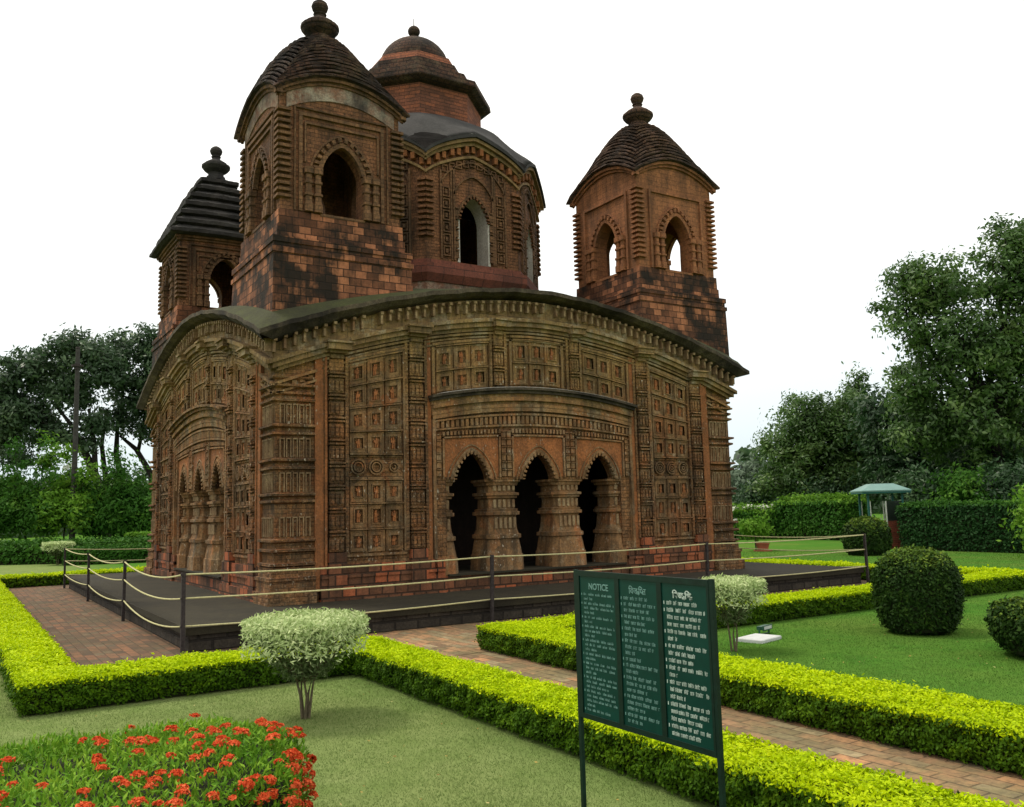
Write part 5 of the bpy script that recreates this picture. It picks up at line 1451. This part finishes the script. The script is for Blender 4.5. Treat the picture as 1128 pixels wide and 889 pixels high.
# ------------------------------------------------------------------ notice board
SX, SY0, SY1, ZB, ZT = -6.79, -15.435, -16.46, 0.665, 1.435
sb = empty("notice_board", (SX, (SY0 + SY1) / 2, 0), -math.pi / 2); tag(sb, "dark green notice board on two posts with three columns of white writing", "notice board")
hw = (SY0 - SY1) / 2
for s in (-1, 1):
    mb = MB(); mb.box(s * hw - 0.011, s * hw + 0.011, -0.006, 0.014, -0.1, ZT + 0.004); mb.build("post", SIGNF, sb)
mb = MB()
i0 = hw - 0.0115
mb.box(-i0, i0, -0.008, 0.012, ZT - 0.028, ZT); mb.box(-i0, i0, -0.008, 0.012, ZB, ZB + 0.026)
mb.box(-i0, -i0 + 0.026, -0.0075, 0.012, ZB + 0.026, ZT - 0.028); mb.box(i0 - 0.014, i0, -0.0075, 0.012, ZB + 0.026, ZT - 0.028)
x_d = [-i0 + 0.026 + (2 * i0 - 0.040) * k / 3 for k in range(4)]
for k in (1, 2): mb.box(x_d[k] - 0.017, x_d[k] + 0.017, -0.0075, 0.012, ZB + 0.026, ZT - 0.028)
mb.build("frame", SIGNF, sb)
TEXTS = []
LANG = ("latin", "deva", "beng")
TITLES = ([("NOTICE", 0.0, 0.0, 1.0)], [("\u093f\u0935\u091c", 0, 0, 1.0), ("\u091e", 1.35, -0.10, 0.7), ("\u093f\u092a", 1.75, 0, 1.0), ("\u0924", 2.45, 0, 1.0)],
          [("\u09bf\u09ac\u099c", 0, 0, 1.0), ("\u099e", 1.55, -0.12, 0.66), ("\u09bf\u09aa", 2.05, 0, 1.0), ("\u09a4", 2.72, -0.16, 0.7)])
PARAS = ([.95, .35, 1, 1, .4, 1, .35, 1, .95, .35, 1, 1, .4, .98, .35, 1, 1, .35, 1, 1, .75, .95, 1, 1, .3, .8],
         [.75, 1, .8, .95, .7, 1, .45, .95, .9, .3, .5, 1, .4, 1, .95, .65, 1, 1, .55, 1, .45],
         [.8, 1, .9, .85, 1, .25, 1, .7, .7, 1, .22, .95, 1, .4, 1, .98, .85, 1, .75])
for k in range(3):
    xl, xr = x_d[k] + (0.018 if k else 0.004), x_d[k + 1] - (0.018 if k < 2 else 0.004)
    mb = MB(); mb.box(xl - 0.002, xr + 0.002, -0.002, 0.012, ZB + 0.024, ZT - 0.026); pn = mb.build("panel", SIGNP, sb)
    mt = SIGNT if k == 2 else SIGNT2
    tx0 = xl + 0.075; ts = (0.050, 0.052, 0.050)[k] * (0.92 if k == 0 else 0.82)
    for body, dx, dy, scl in TITLES[k]:
        cu = bpy.data.curves.new("title_lettering", 'FONT'); cu.body = body; cu.size = ts * scl; cu.extrude = 0.0008; cu.offset = 0.0010 if k != 1 else 0.0006
        cu.materials.append(mt)
        to = bpy.data.objects.new("title_lettering", cu); COL.objects.link(to); to.parent = pn
        to.location = (tx0 + dx * ts, -0.0032, ZT - 0.095 + dy * ts); to.rotation_euler = (math.pi / 2, 0, 0); TEXTS.append(to)
    lines = PARAS[k]; z0 = ZT - 0.128; pitch = (z0 - (ZB + 0.045)) / (len(lines) - 1)
    mb = MB(); wt = xr - xl - 0.045; new = True
    def st(a, b, c, e): mb.box(a, b, -0.0032, -0.0021, c, e)
    for li, frac in enumerate(lines):
        zb = z0 - pitch * li; x = xl + 0.030; xe = x + wt * frac; xh = pitch * 0.42
        if new: st(xl + 0.010, xl + 0.015, zb, zb + xh * 1.1)
        new = frac < 0.9
        while x < xe - 0.008:
            wl = min(RNG.uniform(0.018, 0.052), xe - x)
            if k > 0: st(x, x + wl, zb + xh, zb + xh + 0.0016)
            q = x + 0.001
            while q < x + wl - 0.003:
                gw = RNG.uniform(0.0045, 0.0065) if k else RNG.uniform(0.004, 0.0055); r_ = RNG.random()
                st(q, q + 0.0014, zb, zb + xh * (1.0 if r_ < 0.7 else 1.45))
                if r_ > 0.25: st(q + 0.0014, q + gw * 0.75, zb + xh * (0.0 if r_ < 0.5 else 0.45), zb + xh * (0.0 if r_ < 0.5 else 0.45) + 0.0015)
                if 0.35 < r_ < 0.8: st(q + gw * 0.6, q + gw * 0.6 + 0.0013, zb + (0 if k == 0 else xh * 0.2), zb + xh * 0.95)
                if k and r_ > 0.85: st(q, q + gw, zb + xh * 1.25, zb + xh * 1.25 + 0.0015)
                q += gw
            x += wl + RNG.uniform(0.006, 0.013) * (1.5 if frac == 1 and RNG.random() < 0.3 else 1)
    mb.build("body_lettering", mt, pn, normals=False)

# lettering becomes plain mesh
dg = bpy.context.evaluated_depsgraph_get()
for to in TEXTS:
    me = bpy.data.meshes.new_from_object(to.evaluated_get(dg)); o = bpy.data.objects.new("title_lettering", me); COL.objects.link(o)
    o.parent = to.parent; o.location = to.location; o.rotation_euler = to.rotation_euler
    if not me.materials: me.materials.append(SIGNT)
for to in TEXTS: bpy.data.objects.remove(to)

# ------------------------------------------------------------------ grass blades on the mown lawns
n = 720000
rr = np.exp(RNG.uniform(math.log(3.2), math.log(34), n)); an = YAW + RNG.uniform(R(-38), R(38), n)
gx = CAM_POS.x + np.sin(an) * rr; gy = CAM_POS.y + np.cos(an) * rr
ok = np.ones(n, bool)
def cut(x0, x1, y0, y1): return ~((gx > x0) & (gx < x1) & (gy > y0) & (gy < y1))
ok &= cut(-9.0, 8.2, -9.98, 9.1); ok &= cut(-5.85, -3.3, -30, -9.9); ok &= ~(poly_dist(np.column_stack([gx + 9.5, gy + 15.0])) > 0.05)
gx, gy, rr = gx[ok], gy[ok], rr[ok]; n = len(gx)
clump = 0.5 + 0.5 * np.sin(gx * 3.1 + 2 * np.sin(gy * 1.7)) * np.sin(gy * 2.7 + 1.5 * np.sin(gx * 2.3))
h = (0.011 + 0.013 * clump * RNG.random(n)) * (0.8 + 0.25 * np.minimum(rr, 30) / 10); w = (0.0012 + 0.0008 * rr / 4)
a2 = RNG.uniform(0, 2 * np.pi, n); lean = RNG.normal(0, 0.7, (n, 2)) * h[:, None]
V = np.zeros((n, 3, 3)); dx, dy = np.cos(a2) * w, np.sin(a2) * w
V[:, 0] = np.column_stack([gx - dx, gy - dy, np.full(n, -0.002)]); V[:, 1] = np.column_stack([gx + dx, gy + dy, np.full(n, -0.002)])
V[:, 2] = np.column_stack([gx + lean[:, 0], gy + lean[:, 1], h])
side_r = np.clip((gx + 5.5) / 2.0, 0, 1)
grn = np.clip(RNG.random(n) * 0.5 + 0.5 * side_r * RNG.uniform(0.6, 1, n), 0, 1)
L_GRASS = leaf_mat("grass_blades", [(0.0, (0.15, 0.21, 0.055)), (0.3, (0.225, 0.285, 0.10)), (0.5, (0.08, 0.165, 0.026)), (1.0, (0.09, 0.205, 0.026))], trans=0.5, clump=0.7, clump_amt=0.2)
tag(soup("grass", V.reshape(-1, 3), np.arange(3 * n).reshape(n, 3), L_GRASS, None, grn), kind="stuff")

# a few dry leaves dropped on the lawns
n = 260
lx = np.concatenate([RNG.uniform(-9.6, -6.0, 120), RNG.uniform(-3.0, 7.0, 140)]); ly = np.concatenate([RNG.uniform(-16.5, -10.1, 120), RNG.uniform(-15.0, -10.3, 140)])
ok = ~(poly_dist(np.column_stack([lx + 9.5, ly + 15.0])) > -0.1); lx, ly = lx[ok], ly[ok]; n = len(lx)
V, F = leaf_quads(np.column_stack([lx, ly, RNG.uniform(0.022, 0.034, n)]), np.tile((0, 0, 1.0), (n, 1)), 0.014, 0.5, 0.35)
L_DRY = leaf_mat("dry_leaves", [(0.0, (0.10, 0.06, 0.02)), (0.6, (0.34, 0.26, 0.07)), (1.0, (0.48, 0.44, 0.22))], trans=0.1)
tag(soup("fallen_leaves", V, F, L_DRY), kind="stuff")
